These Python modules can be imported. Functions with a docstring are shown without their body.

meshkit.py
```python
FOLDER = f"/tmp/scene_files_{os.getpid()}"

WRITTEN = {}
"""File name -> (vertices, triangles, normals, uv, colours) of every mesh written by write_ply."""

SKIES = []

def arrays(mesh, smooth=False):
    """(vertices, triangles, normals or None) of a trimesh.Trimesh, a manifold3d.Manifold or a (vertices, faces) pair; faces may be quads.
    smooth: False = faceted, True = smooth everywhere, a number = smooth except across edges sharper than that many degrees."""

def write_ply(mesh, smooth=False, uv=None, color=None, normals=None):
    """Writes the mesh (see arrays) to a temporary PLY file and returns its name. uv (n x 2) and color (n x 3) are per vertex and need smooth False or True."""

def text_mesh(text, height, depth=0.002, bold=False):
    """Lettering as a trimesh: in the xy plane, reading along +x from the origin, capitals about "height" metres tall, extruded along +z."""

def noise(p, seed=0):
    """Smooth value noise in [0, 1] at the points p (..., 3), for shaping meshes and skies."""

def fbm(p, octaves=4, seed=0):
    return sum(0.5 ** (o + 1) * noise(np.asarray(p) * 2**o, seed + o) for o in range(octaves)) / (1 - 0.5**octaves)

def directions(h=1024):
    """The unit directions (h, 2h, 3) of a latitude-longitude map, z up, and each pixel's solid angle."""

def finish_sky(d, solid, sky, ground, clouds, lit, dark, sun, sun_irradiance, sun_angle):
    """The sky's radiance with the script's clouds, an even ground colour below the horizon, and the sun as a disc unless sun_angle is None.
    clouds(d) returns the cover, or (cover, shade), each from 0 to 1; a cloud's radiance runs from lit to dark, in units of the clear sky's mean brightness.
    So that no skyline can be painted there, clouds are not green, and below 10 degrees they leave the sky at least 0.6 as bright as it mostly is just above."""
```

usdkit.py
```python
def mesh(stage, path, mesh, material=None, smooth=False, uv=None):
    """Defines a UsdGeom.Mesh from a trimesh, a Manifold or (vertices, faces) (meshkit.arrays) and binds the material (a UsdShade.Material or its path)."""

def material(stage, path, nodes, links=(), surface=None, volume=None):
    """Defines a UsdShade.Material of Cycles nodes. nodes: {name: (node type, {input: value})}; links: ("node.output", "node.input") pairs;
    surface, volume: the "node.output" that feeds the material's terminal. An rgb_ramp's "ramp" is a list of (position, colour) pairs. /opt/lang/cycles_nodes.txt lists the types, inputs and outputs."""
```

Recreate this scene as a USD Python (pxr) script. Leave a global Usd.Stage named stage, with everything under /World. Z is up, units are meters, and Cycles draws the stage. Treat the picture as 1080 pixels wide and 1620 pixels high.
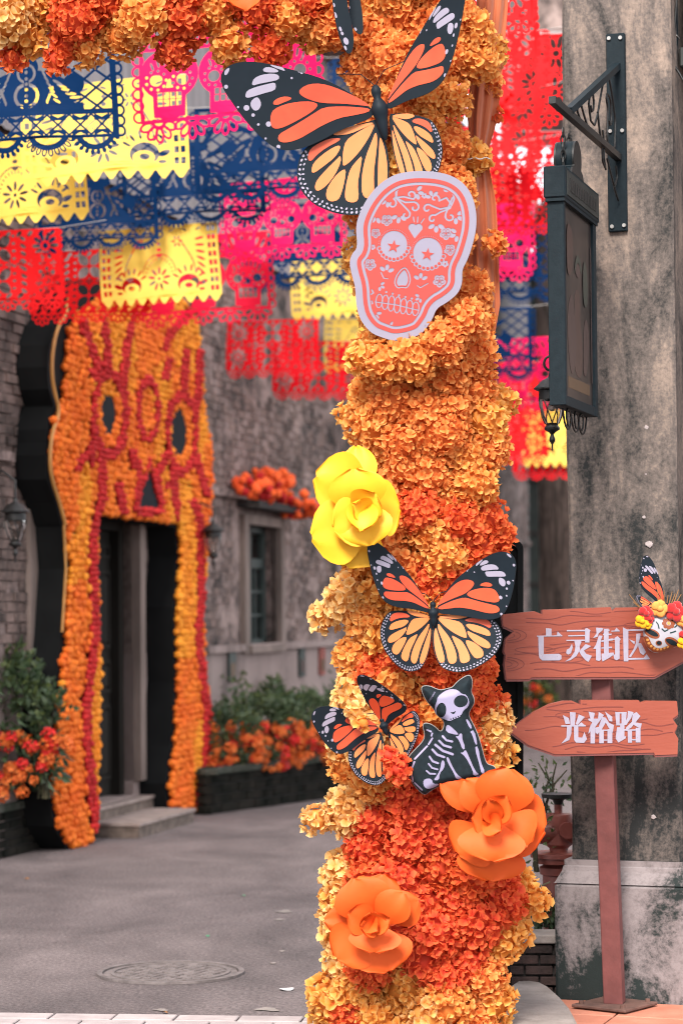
import math, random
import numpy as np, trimesh, usdkit, meshkit
from pxr import Usd, UsdGeom, UsdLux, UsdShade, Gf, Sdf, Vt
from shapely.geometry import Polygon, Point, LineString, box as sbox, MultiPolygon
from shapely.ops import unary_union
from shapely import affinity, contains_xy, prepare
from scipy.spatial.transform import Rotation

stage = Usd.Stage.CreateInMemory()
UsdGeom.SetStageUpAxis(stage, 'Z')
UsdGeom.Xform.Define(stage, '/World')
UsdGeom.Scope.Define(stage, '/World/Looks')
pi = math.pi

# ---------------------------------------------------------------- camera
FPX, CX, CY, HZ = 3800.0, 540.0, 810.0, 970.0       # focal length and picture centre in the photograph's pixels
EYE = np.array([0, 0, 1.5])
_a, _r = math.atan((HZ - CY) / FPX), math.radians(-0.45)
FW = np.array([0, math.cos(_a), math.sin(_a)])
_R0, _U0 = np.array([1.0, 0, 0]), np.array([0, -math.sin(_a), math.cos(_a)])
RT = _R0 * math.cos(_r) + _U0 * math.sin(_r)
UP = _U0 * math.cos(_r) - _R0 * math.sin(_r)
cam = UsdGeom.Camera.Define(stage, '/World/camera')
cam.CreateHorizontalApertureAttr(24.0)
cam.CreateFocalLengthAttr(24.0 * FPX / 1080)
cam.CreateFStopAttr(3.0)
cam.CreateFocusDistanceAttr(8.55)
cam.CreateClippingRangeAttr((0.05, 5000.0))
cam.CreateExposureAttr(1.9)
cam.AddTransformOp().Set(Gf.Matrix4d(*RT, 0, *UP, 0, *(-FW), 0, *EYE, 1))

# ---------------------------------------------------------------- sky and sun (bright overcast)
SUN = np.array([-0.22, -0.85, 0.80]); SUN = SUN / np.linalg.norm(SUN)
elev, rota = math.asin(SUN[2]), math.atan2(SUN[0], SUN[1])
skymat = usdkit.material(stage, '/World/Looks/sky_overcast', {
    'tc': ('texture_coordinate', {}), 'mp': ('mapping', {'scale': (1.0, 1.0, 2.5)}),
    'n': ('noise_texture', {'scale': 2.6, 'detail': 6, 'roughness': 0.55}),
    'r': ('rgb_ramp', {'ramp': [(0.25, (4.6, 4.9, 5.4)), (0.75, (7.6, 7.6, 7.6))]}),
    'sky': ('sky_texture', {'sky_type': 'single_scattering', 'sun_disc': False, 'sun_elevation': elev, 'sun_rotation': rota}),
    'm': ('mix', {'fac': 0.85}), 'bg': ('background_shader', {'strength': 0.1})},
    [('tc.generated', 'mp.vector'), ('mp.vector', 'n.vector'), ('n.fac', 'r.fac'), ('sky.color', 'm.color1'), ('r.color', 'm.color2'), ('m.color', 'bg.color')], surface='bg.background')
dome = UsdLux.DomeLight.Define(stage, '/World/sky')
dome.CreateIntensityAttr(1.0)
UsdShade.MaterialBindingAPI.Apply(dome.GetPrim()).Bind(skymat)
dome.GetPrim().SetCustomDataByKey('kind', 'structure')
sun = UsdLux.DistantLight.Define(stage, '/World/sun')
sun.CreateIntensityAttr(0.52); sun.CreateAngleAttr(20.0); sun.CreateColorAttr(Gf.Vec3f(1.0, 0.95, 0.88))
sun.GetPrim().CreateAttribute('inputs:normalize', Sdf.ValueTypeNames.Bool).Set(True)
_q = Rotation.align_vectors([SUN], [[0, 0, 1]])[0].as_matrix()
sun.AddTransformOp().Set(Gf.Matrix4d(*_q[:, 0], 0, *_q[:, 1], 0, *_q[:, 2], 0, 0, 0, 8, 1))

# ---------------------------------------------------------------- helpers
def ray(px, py): return FW + RT * ((px - CX) / FPX) + UP * ((CY - py) / FPX)
def at(px, py, Y):
    d = ray(px, py); return EYE + d * (Y / d[1])
def ground(px, py, z=0.0):
    d = ray(px, py); return EYE + d * ((z - EYE[2]) / d[2])
def nrm(v): v = np.asarray(v, float); return v / np.linalg.norm(v)

class Grid:                                          # a vertical plane seen from the street: t along it, z up, d out of it
    def __init__(s, origin, deg):
        a = math.radians(deg); s.o = np.array([origin[0], origin[1], 0.0])
        s.A = np.array([math.sin(a), math.cos(a), 0]); s.B = np.array([math.cos(a), -math.sin(a), 0]); s.Z = np.array([0, 0, 1.0])
    def hit(s, px, py, d=0.0):
        r = ray(px, py); o = s.o + s.B * d
        k = ((o - EYE) @ s.B) / (r @ s.B); p = EYE + r * k
        return float((p - s.o) @ s.A), float(p[2])
    def P(s, t, z, d=0.0): return s.o + s.A * t + s.B * d + s.Z * z
    def map(s, v): v = np.asarray(v); return s.o + v[:, :1] * s.A + v[:, 1:2] * s.Z + v[:, 2:3] * s.B      # (t, z, d)
    def poly(s, pts, d=0.0): return Polygon([s.hit(x, y, d) for x, y in pts]).buffer(0)

_used = {}
def numbered(parent, name):
    k = parent + '/' + name; n = _used.get(k, 0); _used[k] = n + 1
    return k if n == 0 else '%s_%03d' % (k, n)
BASE = {}
def tag(prim, label=None, cat=None, group=None, kind=None):
    for k, v in (('label', label), ('category', cat), ('group', group), ('kind', kind)):
        if v: prim.SetCustomDataByKey(k, v)
    return prim
def thing(name, label, cat, base=(0, 0, 0), group=None):
    p = numbered('/World', name); x = UsdGeom.Xform.Define(stage, p)
    x.AddTranslateOp().Set(Gf.Vec3d(*map(float, base))); BASE[p] = np.asarray(base, float)
    tag(x.GetPrim(), label, cat, group); return p
def vf(m):
    if isinstance(m, tuple): v, f = np.asarray(m[0], float), np.asarray(m[1], int)
    else: v, f = np.asarray(m.vertices), np.asarray(m.faces)
    if f.shape[1] == 4: f = np.vstack([f[:, [0, 1, 2]], f[:, [0, 2, 3]]])
    return v, f
def cat(*ms):
    ms = [vf(m) for m in (ms[0] if len(ms) == 1 and isinstance(ms[0], list) else ms)]
    vs, fs, n = [], [], 0
    for v, f in ms: vs.append(v); fs.append(f + n); n += len(v)
    return np.vstack(vs), np.vstack(fs)
def part(parent, name, m, mat, smooth=False, label=None, kind=None, uv=None):
    v, f = vf(m); top = '/'.join(parent.split('/')[:3])
    p = numbered(parent, name)
    pr = usdkit.mesh(stage, p, (v - BASE.get(top, 0), f), mat, smooth=smooth, uv=uv).GetPrim()
    tag(pr, label, kind=kind); return p
def solid(name, m, mat, label, cat_, group=None, kind=None, smooth=False):
    p = numbered('/World', name); BASE[p] = np.zeros(3)
    pr = usdkit.mesh(stage, p, vf(m), mat, smooth=smooth).GetPrim(); tag(pr, label, cat_, group, kind); return p
def struct(name, m, mat, smooth=False): return solid(name, m, mat, None, None, kind='structure', smooth=smooth)

def box(c, size, M=None, bev=0.0):
    if bev:
        h = np.array(size) / 2; q = []
        for s in np.array(np.meshgrid([-1, 1], [-1, 1], [-1, 1])).reshape(3, -1).T:
            for k in range(3):
                w = h - bev; w[k] = h[k]; q.append(s * w)
        m = trimesh.convex.convex_hull(np.array(q)); v, f = vf(m)
    else: v, f = vf(trimesh.creation.box(size))
    if M is not None: v = v @ np.asarray(M)          # rows of M are the box's own axes
    return v + np.asarray(c), f
def cyl(p, q, r, n=12, r2=None, cap=True):
    p, q = np.asarray(p, float), np.asarray(q, float); return tube([p, q], [r, r if r2 is None else r2], n)
def tube(pts, r, n=8):
    pts = np.asarray(pts, float); k = len(pts); r = np.broadcast_to(r, (k,))
    t = np.gradient(pts, axis=0) if k > 2 else np.array([pts[1] - pts[0]] * 2)
    t /= np.maximum(np.linalg.norm(t, axis=1, keepdims=True), 1e-9)
    ref = np.array([0, 0, 1.0]) if abs(t[0][2]) < 0.9 else np.array([1.0, 0, 0])
    u = nrm(np.cross(ref, t[0])); V = []
    for i in range(k):
        u = nrm(u - t[i] * (u @ t[i])); w = np.cross(t[i], u)
        for j in range(n):
            a = 2 * pi * j / n; V.append(pts[i] + r[i] * (u * math.cos(a) + w * math.sin(a)))
    F = []
    for i in range(k - 1):
        for j in range(n):
            a, b = i * n + j, i * n + (j + 1) % n; F += [[a, b, b + n], [a, b + n, a + n]]
    V += [pts[0], pts[-1]]
    for j in range(n): F += [[k * n, (j + 1) % n, j], [k * n + 1, (k - 1) * n + j, (k - 1) * n + (j + 1) % n]]
    return np.array(V), np.array(F)
def lathe(prof, c, n=20, flut=0.0, nf=12):
    V, F = [], []
    for r, z in prof:
        for j in range(n):
            a = 2 * pi * j / n; rr = r * (1 + flut * math.cos(nf * a)); V.append([rr * math.cos(a), rr * math.sin(a), z])
    for i in range(len(prof) - 1):
        for j in range(n):
            a, b = i * n + j, i * n + (j + 1) % n; F += [[a, b, b + n], [a, b + n, a + n]]
    return np.array(V) + np.asarray(c), np.array(F)
def ball(c, r, sub=1, amp=0.0, seed=0):
    m = trimesh.creation.icosphere(sub, 1.0); v = np.array(m.vertices)
    if amp: v = v * (1 + amp * (meshkit.noise(v * 3.1 + seed * 7.3, seed) - 0.5))[:, None]
    return v * np.asarray(r) + np.asarray(c), np.array(m.faces)
def quadsheet(P):                                    # (n, m, 3) grid of points
    n, m = P.shape[:2]; i = np.arange(n * m).reshape(n, m)
    return P.reshape(-1, 3), np.stack([i[:-1, :-1].ravel(), i[1:, :-1].ravel(), i[1:, 1:].ravel(), i[:-1, 1:].ravel()], 1)
def geoms(g): return [x for x in getattr(g, 'geoms', [g]) if isinstance(x, Polygon) and x.area > 1e-9]
def extrude(poly, h0, h1, size=None):
    out = []
    for g in geoms(poly):
        m = trimesh.creation.extrude_polygon(g, h1 - h0, engine='earcut')
        v, f = np.array(m.vertices), np.array(m.faces)
        if size: v, f = trimesh.remesh.subdivide_to_size(v, f, size, max_iter=12)
        v = np.array(v); v[:, 2] += h0; out.append((v, f))
    return cat(out)
class Flat:                                          # a flat board: its own distance, yaw and pitch; outlines in photograph units
    def __init__(s, cx, cy, Y, yaw=0.0, pitch=0.0):
        a, b = math.radians(yaw), math.radians(pitch); s.c = (cx, cy); s.k = Y / FPX; s.o = at(cx, cy, Y)
        s.R = RT * math.cos(a) + FW * math.sin(a); n0 = np.cross(s.R, UP)
        s.U = UP * math.cos(b) + n0 * math.sin(b); s.N = np.cross(s.R, s.U); s.cy, s.cp = math.cos(a), math.cos(b)
    def __call__(s, v):
        v = np.asarray(v, float)
        return s.o + ((v[:, :1] - s.c[0]) * s.k / s.cy) * s.R + ((s.c[1] - v[:, 1:2]) * s.k / s.cp) * s.U + v[:, 2:3] * s.N
def warp(m, fn, flip=True):
    v, f = vf(m); return fn(v), (f[:, ::-1] if flip else f)
def ell(x, y, a, b=None, rot=0, q=5): return affinity.rotate(affinity.scale(Point(x, y).buffer(1, q), a, b if b else a), rot, origin=(x, y))
def line(pts, w, q=2, cap=1): return LineString(pts).buffer(w / 2, q, cap_style=cap)
def smoothp(pts, it=2):
    p = np.asarray(pts, float)
    for _ in range(it): q = np.roll(p, -1, 0); p = np.stack([p * .75 + q * .25, p * .25 + q * .75], 1).reshape(-1, 2)
    return p
def SP(pts, it=2): return Polygon(smoothp(pts, it)).buffer(0)
def xf(pts, ox, oy, s): return [(ox + x / s, oy + y / s) for x, y in pts]
def subpath(pts, n):
    pts = np.asarray(pts, float); d = np.r_[0, np.cumsum(np.linalg.norm(np.diff(pts, axis=0), axis=1))]; x = np.linspace(0, d[-1], n)
    return np.stack([np.interp(x, d, pts[:, k]) for k in range(pts.shape[1])], 1)

# ---------------------------------------------------------------- materials
def mat(name, c1, c2=None, rough=0.6, scale=8.0, stretch=(1, 1, 1), lo=0.35, hi=0.65, detail=5, bump=0.0, bscale=40.0, spec=0.4, metal=0.0, island=0.0, trans=0.0, coat=0.0, sheen=0.0, dist=0.0, k=0.73):
    c1 = tuple(x * k for x in c1); c2 = None if c2 is None else tuple(x * k for x in c2)
    p = '/World/Looks/' + name; c2 = c1 if c2 is None else c2
    n = {'tc': ('texture_coordinate', {}), 'mp': ('mapping', {'scale': stretch}), 'n': ('noise_texture', {'scale': scale, 'detail': detail, 'roughness': 0.6, 'distortion': dist}),
         'r': ('rgb_ramp', {'ramp': [(lo, c1), (hi, c2)]}),
         'p': ('principled_bsdf', {'roughness': rough, 'specular_ior_level': spec, 'metallic': metal, 'coat_weight': coat, 'sheen_weight': sheen})}
    l = [('tc.object', 'mp.vector'), ('mp.vector', 'n.vector'), ('n.fac', 'r.fac')]; out = 'r.color'
    if island:
        n['g'] = ('geometry', {}); n['mr'] = ('map_range', {'to_min': 1 - island, 'to_max': 1 + island}); n['h'] = ('hsv', {})
        n['mh'] = ('map_range', {'to_min': 0.5 - island * 0.012, 'to_max': 0.5 + island * 0.045})
        l += [('g.random_per_island', 'mr.value'), ('g.random_per_island', 'mh.value'), ('mr.result', 'h.value'), ('mh.result', 'h.hue'), (out, 'h.color')]; out = 'h.color'
    l.append((out, 'p.base_color'))
    if bump:
        n['bn'] = ('noise_texture', {'scale': bscale, 'detail': 4, 'roughness': 0.6}); n['b'] = ('bump', {'strength': bump, 'distance': 0.01})
        l += [('mp.vector', 'bn.vector'), ('bn.fac', 'b.height'), ('b.normal', 'p.normal')]
    surf = 'p.BSDF'
    if trans:
        n['t'] = ('translucent_bsdf', {}); n['mx'] = ('mix_closure', {'fac': trans}); l += [(out, 't.color'), ('p.BSDF', 'mx.closure1'), ('t.BSDF', 'mx.closure2')]; surf = 'mx.closure'
    return usdkit.material(stage, p, n, l, surface=surf)
M = {}
def grime(name, pale, mid, dark, scale, stretch, p0, p1, p2, fine=60.0, bump=0.5, low=None, amp=0.34, k=0.73):
    """stained plaster: broad blotches times streaks, with fine grain; low=(z0, z1, amount) adds grime that grows towards the foot"""
    pale, mid, dark = (tuple(x * k for x in c) for c in (pale, mid, dark))
    n = {'tc': ('texture_coordinate', {}), 'mp': ('mapping', {'scale': stretch}), 'n': ('noise_texture', {'scale': scale, 'detail': 8, 'roughness': 0.68, 'distortion': 0.4}),
         'n2': ('noise_texture', {'scale': fine, 'detail': 6, 'roughness': 0.75}), 'mv': ('math', {'math_type': 'multiply_add', 'value2': amp, 'value3': -amp / 2}),
         'ad': ('math', {'math_type': 'add'}), 'r': ('rgb_ramp', {'ramp': [(p0, dark), (p1, mid), (p2, pale)]}),
         'b': ('bump', {'strength': bump, 'distance': 0.004}), 'p': ('principled_bsdf', {'roughness': 0.9, 'specular_ior_level': 0.2})}
    l = [('tc.object', 'mp.vector'), ('mp.vector', 'n.vector'), ('tc.object', 'n2.vector'), ('n2.fac', 'mv.value1'), ('n.fac', 'ad.value1'), ('mv.value', 'ad.value2')]
    o = 'ad.value'
    if low:
        n['sp'] = ('separate_xyz', {}); n['lw'] = ('map_range', {'from_min': low[0], 'from_max': low[1], 'to_min': -low[2], 'to_max': 0.0, 'clamp': True}); n['a2'] = ('math', {'math_type': 'add'})
        l += [('tc.object', 'sp.vector'), ('sp.z', 'lw.value'), (o, 'a2.value1'), ('lw.result', 'a2.value2')]; o = 'a2.value'
    l += [(o, 'r.fac'), ('r.color', 'p.base_color'), ('n2.fac', 'b.height'), ('b.normal', 'p.normal')]
    return usdkit.material(stage, '/World/Looks/' + name, n, l, surface='p.BSDF')
M['asphalt'] = grime('asphalt', (0.30, 0.240, 0.236), (0.150, 0.120, 0.119), (0.042, 0.035, 0.036), 1.3, (1, 0.6, 1), 0.12, 0.5, 0.9, fine=60.0, bump=1.0, amp=1.6)
M['pillar'] = grime('stained_plaster', (0.40, 0.295, 0.235), (0.165, 0.132, 0.117), (0.026, 0.027, 0.027), 3.0, (1.7, 1.7, 0.6), 0.34, 0.495, 0.68, low=(0.9, 2.9, 0.09), amp=0.40)
M['plinth'] = grime('plinth_plaster', (0.285, 0.24, 0.24), (0.20, 0.168, 0.168), (0.022, 0.029, 0.028), 2.6, (1.2, 1.2, 1.0), 0.38, 0.47, 0.55, low=(0.05, 0.5, 0.14), amp=0.30)
M['wall'] = grime('weathered_wall', (0.40, 0.295, 0.265), (0.20, 0.145, 0.13), (0.035, 0.031, 0.029), 2.3, (1, 1, 1.1), 0.36, 0.49, 0.64, fine=14.0, amp=0.6)
M['dado'] = grime('smooth_dado', (0.42, 0.325, 0.30), (0.31, 0.235, 0.215), (0.11, 0.085, 0.078), 1.2, (1.5, 1.5, 0.3), 0.26, 0.42, 0.7, fine=25.0)
M['brick'] = mat('old_brick', (0.09, 0.068, 0.06), (0.40, 0.28, 0.24), rough=0.9, scale=5, bump=0.6, bscale=60, spec=0.2, island=0.25)
M['dark_brick'] = mat('mossy_dark_brick', (0.012, 0.014, 0.011), (0.042, 0.036, 0.030), rough=0.95, scale=9, bump=0.6, bscale=60, spec=0.06, island=0.35)
M['red_brick'] = mat('sooty_red_brick', (0.035, 0.026, 0.025), (0.12, 0.075, 0.066), rough=0.9, scale=7, bump=0.6, bscale=60, spec=0.2, island=0.3)
M['mortar'] = mat('dark_mortar', (0.03, 0.028, 0.026), (0.06, 0.053, 0.05), rough=0.95, scale=20)
M['pale_stone'] = mat('pale_stone', (0.38, 0.315, 0.31), (0.52, 0.44, 0.43), rough=0.85, scale=6, bump=0.3, bscale=70, spec=0.25)
M['step_stone'] = mat('step_granite', (0.10, 0.075, 0.060), (0.24, 0.18, 0.15), rough=0.85, scale=14, bump=0.8, bscale=60, spec=0.25)
M['jamb'] = mat('jamb_stone', (0.16, 0.118, 0.10), (0.28, 0.21, 0.182), rough=0.85, scale=4, stretch=(1, 1, 0.3), bump=0.3)
M['tile'] = mat('terracotta_tile', (0.52, 0.185, 0.115), (0.66, 0.26, 0.17), rough=0.75, scale=5, bump=0.25, bscale=60, spec=0.3)
M['kerb'] = mat('kerb_concrete', (0.26, 0.22, 0.20), (0.37, 0.315, 0.29), rough=0.9, scale=9, bump=0.5, bscale=80, spec=0.2)
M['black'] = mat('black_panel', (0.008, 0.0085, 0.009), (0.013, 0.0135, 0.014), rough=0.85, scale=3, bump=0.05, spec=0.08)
M['iron'] = mat('slate_painted_iron', (0.006, 0.013, 0.018), (0.010, 0.019, 0.025), rough=0.55, scale=30, bump=0.08, bscale=120, spec=0.14)
M['dark_iron'] = mat('dark_wrought_iron', (0.007, 0.007, 0.007), (0.014, 0.013, 0.013), rough=0.5, scale=40, bump=0.1, bscale=120)
M['olive_iron'] = mat('weathered_sign_face', (0.012, 0.015, 0.013), (0.028, 0.030, 0.027), rough=0.6, scale=9, stretch=(1, 1, 0.4))
M['door'] = mat('dark_door_paint', (0.012, 0.010, 0.008), (0.022, 0.019, 0.016), rough=0.7, spec=0.12, scale=4, stretch=(3, 3, 0.4), bump=0.1)
M['green_paint'] = mat('dark_green_paint', (0.022, 0.033, 0.030), (0.04, 0.052, 0.047), rough=0.5, scale=6)
M['hydrant'] = mat('red_oxide_paint', (0.20, 0.050, 0.040), (0.32, 0.085, 0.065), rough=0.42, scale=7, bump=0.15, bscale=60, spec=0.5)
M['bolt'] = mat('zinc_bolt', (0.45, 0.42, 0.40), (0.6, 0.57, 0.55), rough=0.4, metal=0.8, scale=30)
M['silver'] = mat('silver_foil', (0.62, 0.62, 0.64), (0.78, 0.78, 0.8), rough=0.28, metal=0.9, scale=12, bump=0.2)
M['blue_band'] = mat('blue_label', (0.04, 0.10, 0.26), (0.06, 0.15, 0.34), rough=0.4)
def pane_mat(name, tint, fac_ior=1.5):
    return usdkit.material(stage, '/World/Looks/' + name, {'t': ('transparent_bsdf', {'color': tint}), 'g': ('glossy_bsdf', {'roughness': 0.06, 'color': (0.9, 0.9, 0.9)}), 'f': ('fresnel', {'IOR': fac_ior}), 'm': ('mix_closure', {})},
                           [('f.fac', 'm.fac'), ('t.BSDF', 'm.closure1'), ('g.BSDF', 'm.closure2')], surface='m.closure')
M['glass'] = pane_mat('window_glass', (0.75, 0.82, 0.80)); M['lamp_glass'] = pane_mat('lantern_glass', (0.88, 0.85, 0.82), 1.35)
# flowers and foliage
def petal(name, c1, c2, c3, trans=0.38):                # silk petal: c1 at its root, c2 in the middle, c3 at the thin rim; every petal a little different
    n = {'uv': ('texture_coordinate', {}), 'sp': ('separate_xyz', {}), 'tc': ('texture_coordinate', {}), 'ns': ('noise_texture', {'scale': 30, 'detail': 3}), 'wob': ('math', {'math_type': 'multiply_add', 'value2': 0.5, 'value3': -0.25}), 'ad': ('math', {'math_type': 'add'}),
         'r': ('rgb_ramp', {'ramp': [(0.05, c1), (0.5, c2), (1.0, c3)]}), 'g': ('geometry', {}), 'mv': ('map_range', {'to_min': 0.80, 'to_max': 1.16}), 'mh': ('map_range', {'to_min': 0.494, 'to_max': 0.514}), 'ms': ('math', {'math_type': 'multiply', 'value2': 37.7}), 'fr': ('math', {'math_type': 'fraction'}), 'mt': ('map_range', {'to_min': 0.96, 'to_max': 1.05}), 'h': ('hsv', {}),
         'p': ('principled_bsdf', {'roughness': 0.7, 'specular_ior_level': 0.2, 'sheen_weight': 0.0}), 't': ('translucent_bsdf', {}), 'mx': ('mix_closure', {'fac': trans})}
    l = [('uv.UV', 'sp.vector'), ('tc.object', 'ns.vector'), ('ns.fac', 'wob.value1'), ('sp.x', 'ad.value1'), ('wob.value', 'ad.value2'), ('ad.value', 'r.fac'), ('r.color', 'h.color'), ('g.random_per_island', 'mv.value'), ('g.random_per_island', 'ms.value1'), ('ms.value', 'fr.value1'), ('fr.value', 'mh.value'), ('fr.value', 'mt.value'), ('mt.result', 'h.saturation'), ('mv.result', 'h.value'), ('mh.result', 'h.hue'), ('h.color', 'p.base_color'), ('h.color', 't.color'), ('p.BSDF', 'mx.closure1'), ('t.BSDF', 'mx.closure2')]
    return usdkit.material(stage, '/World/Looks/' + name, n, l, surface='mx.closure')
M['pale'] = petal('petal_pale_yellow', (0.92, 0.40, 0.05), (0.95, 0.54, 0.13), (0.97, 0.66, 0.27))
M['yellow'] = petal('petal_yellow', (0.90, 0.30, 0.014), (0.94, 0.43, 0.045), (0.97, 0.55, 0.14))
M['amber'] = petal('petal_amber', (0.91, 0.26, 0.014), (0.95, 0.385, 0.045), (0.97, 0.51, 0.12))
M['orange'] = petal('petal_orange', (0.90, 0.20, 0.010), (0.95, 0.315, 0.034), (0.97, 0.44, 0.10))
M['deep'] = petal('petal_deep_orange', (0.82, 0.090, 0.004), (0.89, 0.145, 0.006), (0.93, 0.215, 0.018))
M['red'] = petal('petal_red_orange', (0.84, 0.070, 0.005), (0.91, 0.122, 0.008), (0.95, 0.20, 0.022))
M['foam_yellow'] = mat('foam_yellow', (0.84, 0.395, 0.012), (0.88, 0.46, 0.020), rough=0.55, scale=5, trans=0.08, spec=0.3, k=0.92, bump=0.06, bscale=220)
M['foam_orange'] = mat('foam_orange', (0.80, 0.092, 0.010), (0.86, 0.120, 0.014), rough=0.6, scale=5, trans=0.06, spec=0.25, k=0.80, bump=0.06, bscale=220)
M['leaf'] = mat('leaf_green', (0.05, 0.095, 0.045), (0.16, 0.24, 0.11), rough=0.5, scale=6, island=0.4, trans=0.25)
M['leaf_light'] = mat('leaf_light_green', (0.09, 0.14, 0.035), (0.19, 0.24, 0.08), rough=0.5, scale=6, island=0.3, trans=0.3)
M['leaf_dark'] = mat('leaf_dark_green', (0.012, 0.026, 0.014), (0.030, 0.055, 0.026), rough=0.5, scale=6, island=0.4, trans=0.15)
M['stem'] = mat('stem_brown', (0.05, 0.045, 0.025), (0.09, 0.08, 0.04), rough=0.8)
M['soil'] = mat('dark_soil', (0.015, 0.013, 0.010), (0.04, 0.034, 0.026), rough=0.95, scale=20, bump=0.8)
M['pom_orange'] = mat('marigold_orange', (0.84, 0.135, 0.008), (0.92, 0.23, 0.016), rough=0.75, scale=4, bump=0.9, bscale=110, trans=0.1, k=1.0)
M['pom_yellow'] = mat('marigold_yellow', (0.88, 0.23, 0.010), (0.94, 0.36, 0.022), rough=0.75, scale=4, bump=0.9, bscale=110, trans=0.1, k=1.0)
M['pom_red'] = mat('marigold_red', (0.46, 0.008, 0.010), (0.62, 0.018, 0.016), rough=0.75, scale=4, bump=0.9, bscale=110, trans=0.08, k=1.0)
M['geranium'] = mat('geranium_red', (0.74, 0.022, 0.016), (0.86, 0.06, 0.03), rough=0.6, scale=20, island=0.25, trans=0.2, k=1.0)
M['ixora'] = mat('ixora_orange', (0.86, 0.16, 0.02), (0.93, 0.28, 0.05), rough=0.6, scale=20, island=0.3, trans=0.2, k=1.0)
M['cloth'] = mat('rust_tulle', (0.48, 0.10, 0.035), (0.72, 0.19, 0.07), rough=0.7, scale=14, stretch=(1, 1, 0.05), trans=0.25, sheen=0.2)
M['core'] = mat('umber_core', (0.05, 0.028, 0.012), (0.11, 0.055, 0.02), rough=0.9, scale=14, bump=0.5)
# prints and boards
def paint(name, c, rough=0.5, var=0.12, **k): return mat(name, tuple(x * (1 - var) for x in c), tuple(min(x * (1 + var), 0.96) for x in c), rough=rough, scale=k.pop('scale', 7), **k)
M['wing_black'] = paint('wing_black', (0.010, 0.016, 0.023), 0.55, spec=0.12)
M['wing_white'] = paint('wing_white', (0.36, 0.32, 0.41), 0.5, 0.05)
M['wing_red'] = mat('wing_red_orange', (0.62, 0.045, 0.015), (0.70, 0.11, 0.036), rough=0.5, scale=3, lo=0.3, hi=0.7)
M['wing_gold'] = mat('wing_gold', (0.72, 0.185, 0.04), (0.78, 0.25, 0.075), rough=0.5, scale=3, lo=0.3, hi=0.7)
M['lav'] = paint('lavender_white_board', (0.275, 0.248, 0.325), 0.55, 0.04)
M['coral'] = paint('coral_print', (0.46, 0.046, 0.034), 0.55, 0.04)
M['plush'] = mat('black_plush', (0.007, 0.013, 0.017), (0.011, 0.020, 0.026), rough=0.8, scale=60, spec=0.2, bump=0.1, bscale=300)
M['bone'] = paint('lilac_bone_print', (0.32, 0.28, 0.42), 0.7, 0.06)
M['pipe'] = paint('grey_piping', (0.30, 0.29, 0.28), 0.7)
M['board'] = mat('sign_wood_paint', (0.315, 0.066, 0.038), (0.375, 0.088, 0.052), rough=0.5, scale=3, stretch=(0.4, 1, 3), bump=0.08, bscale=30)
M['board_edge'] = paint('sign_edge', (0.21, 0.060, 0.055), 0.55)
M['grain'] = paint('sign_grain_line', (0.20, 0.038, 0.030), 0.55)
M['post'] = paint('sign_post_paint', (0.165, 0.050, 0.046), 0.5, 0.16, bump=0.1, scale=13)
M['rust'] = mat('rusty_plate', (0.09, 0.045, 0.035), (0.17, 0.085, 0.065), rough=0.8, scale=14, bump=0.5)
M['letter'] = mat('worn_white_letter', (0.37, 0.33, 0.42), (0.42, 0.38, 0.47), rough=0.6, scale=30)
M['bag'] = mat('mask_white', (0.36, 0.34, 0.38), (0.46, 0.44, 0.48), rough=0.5)
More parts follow.
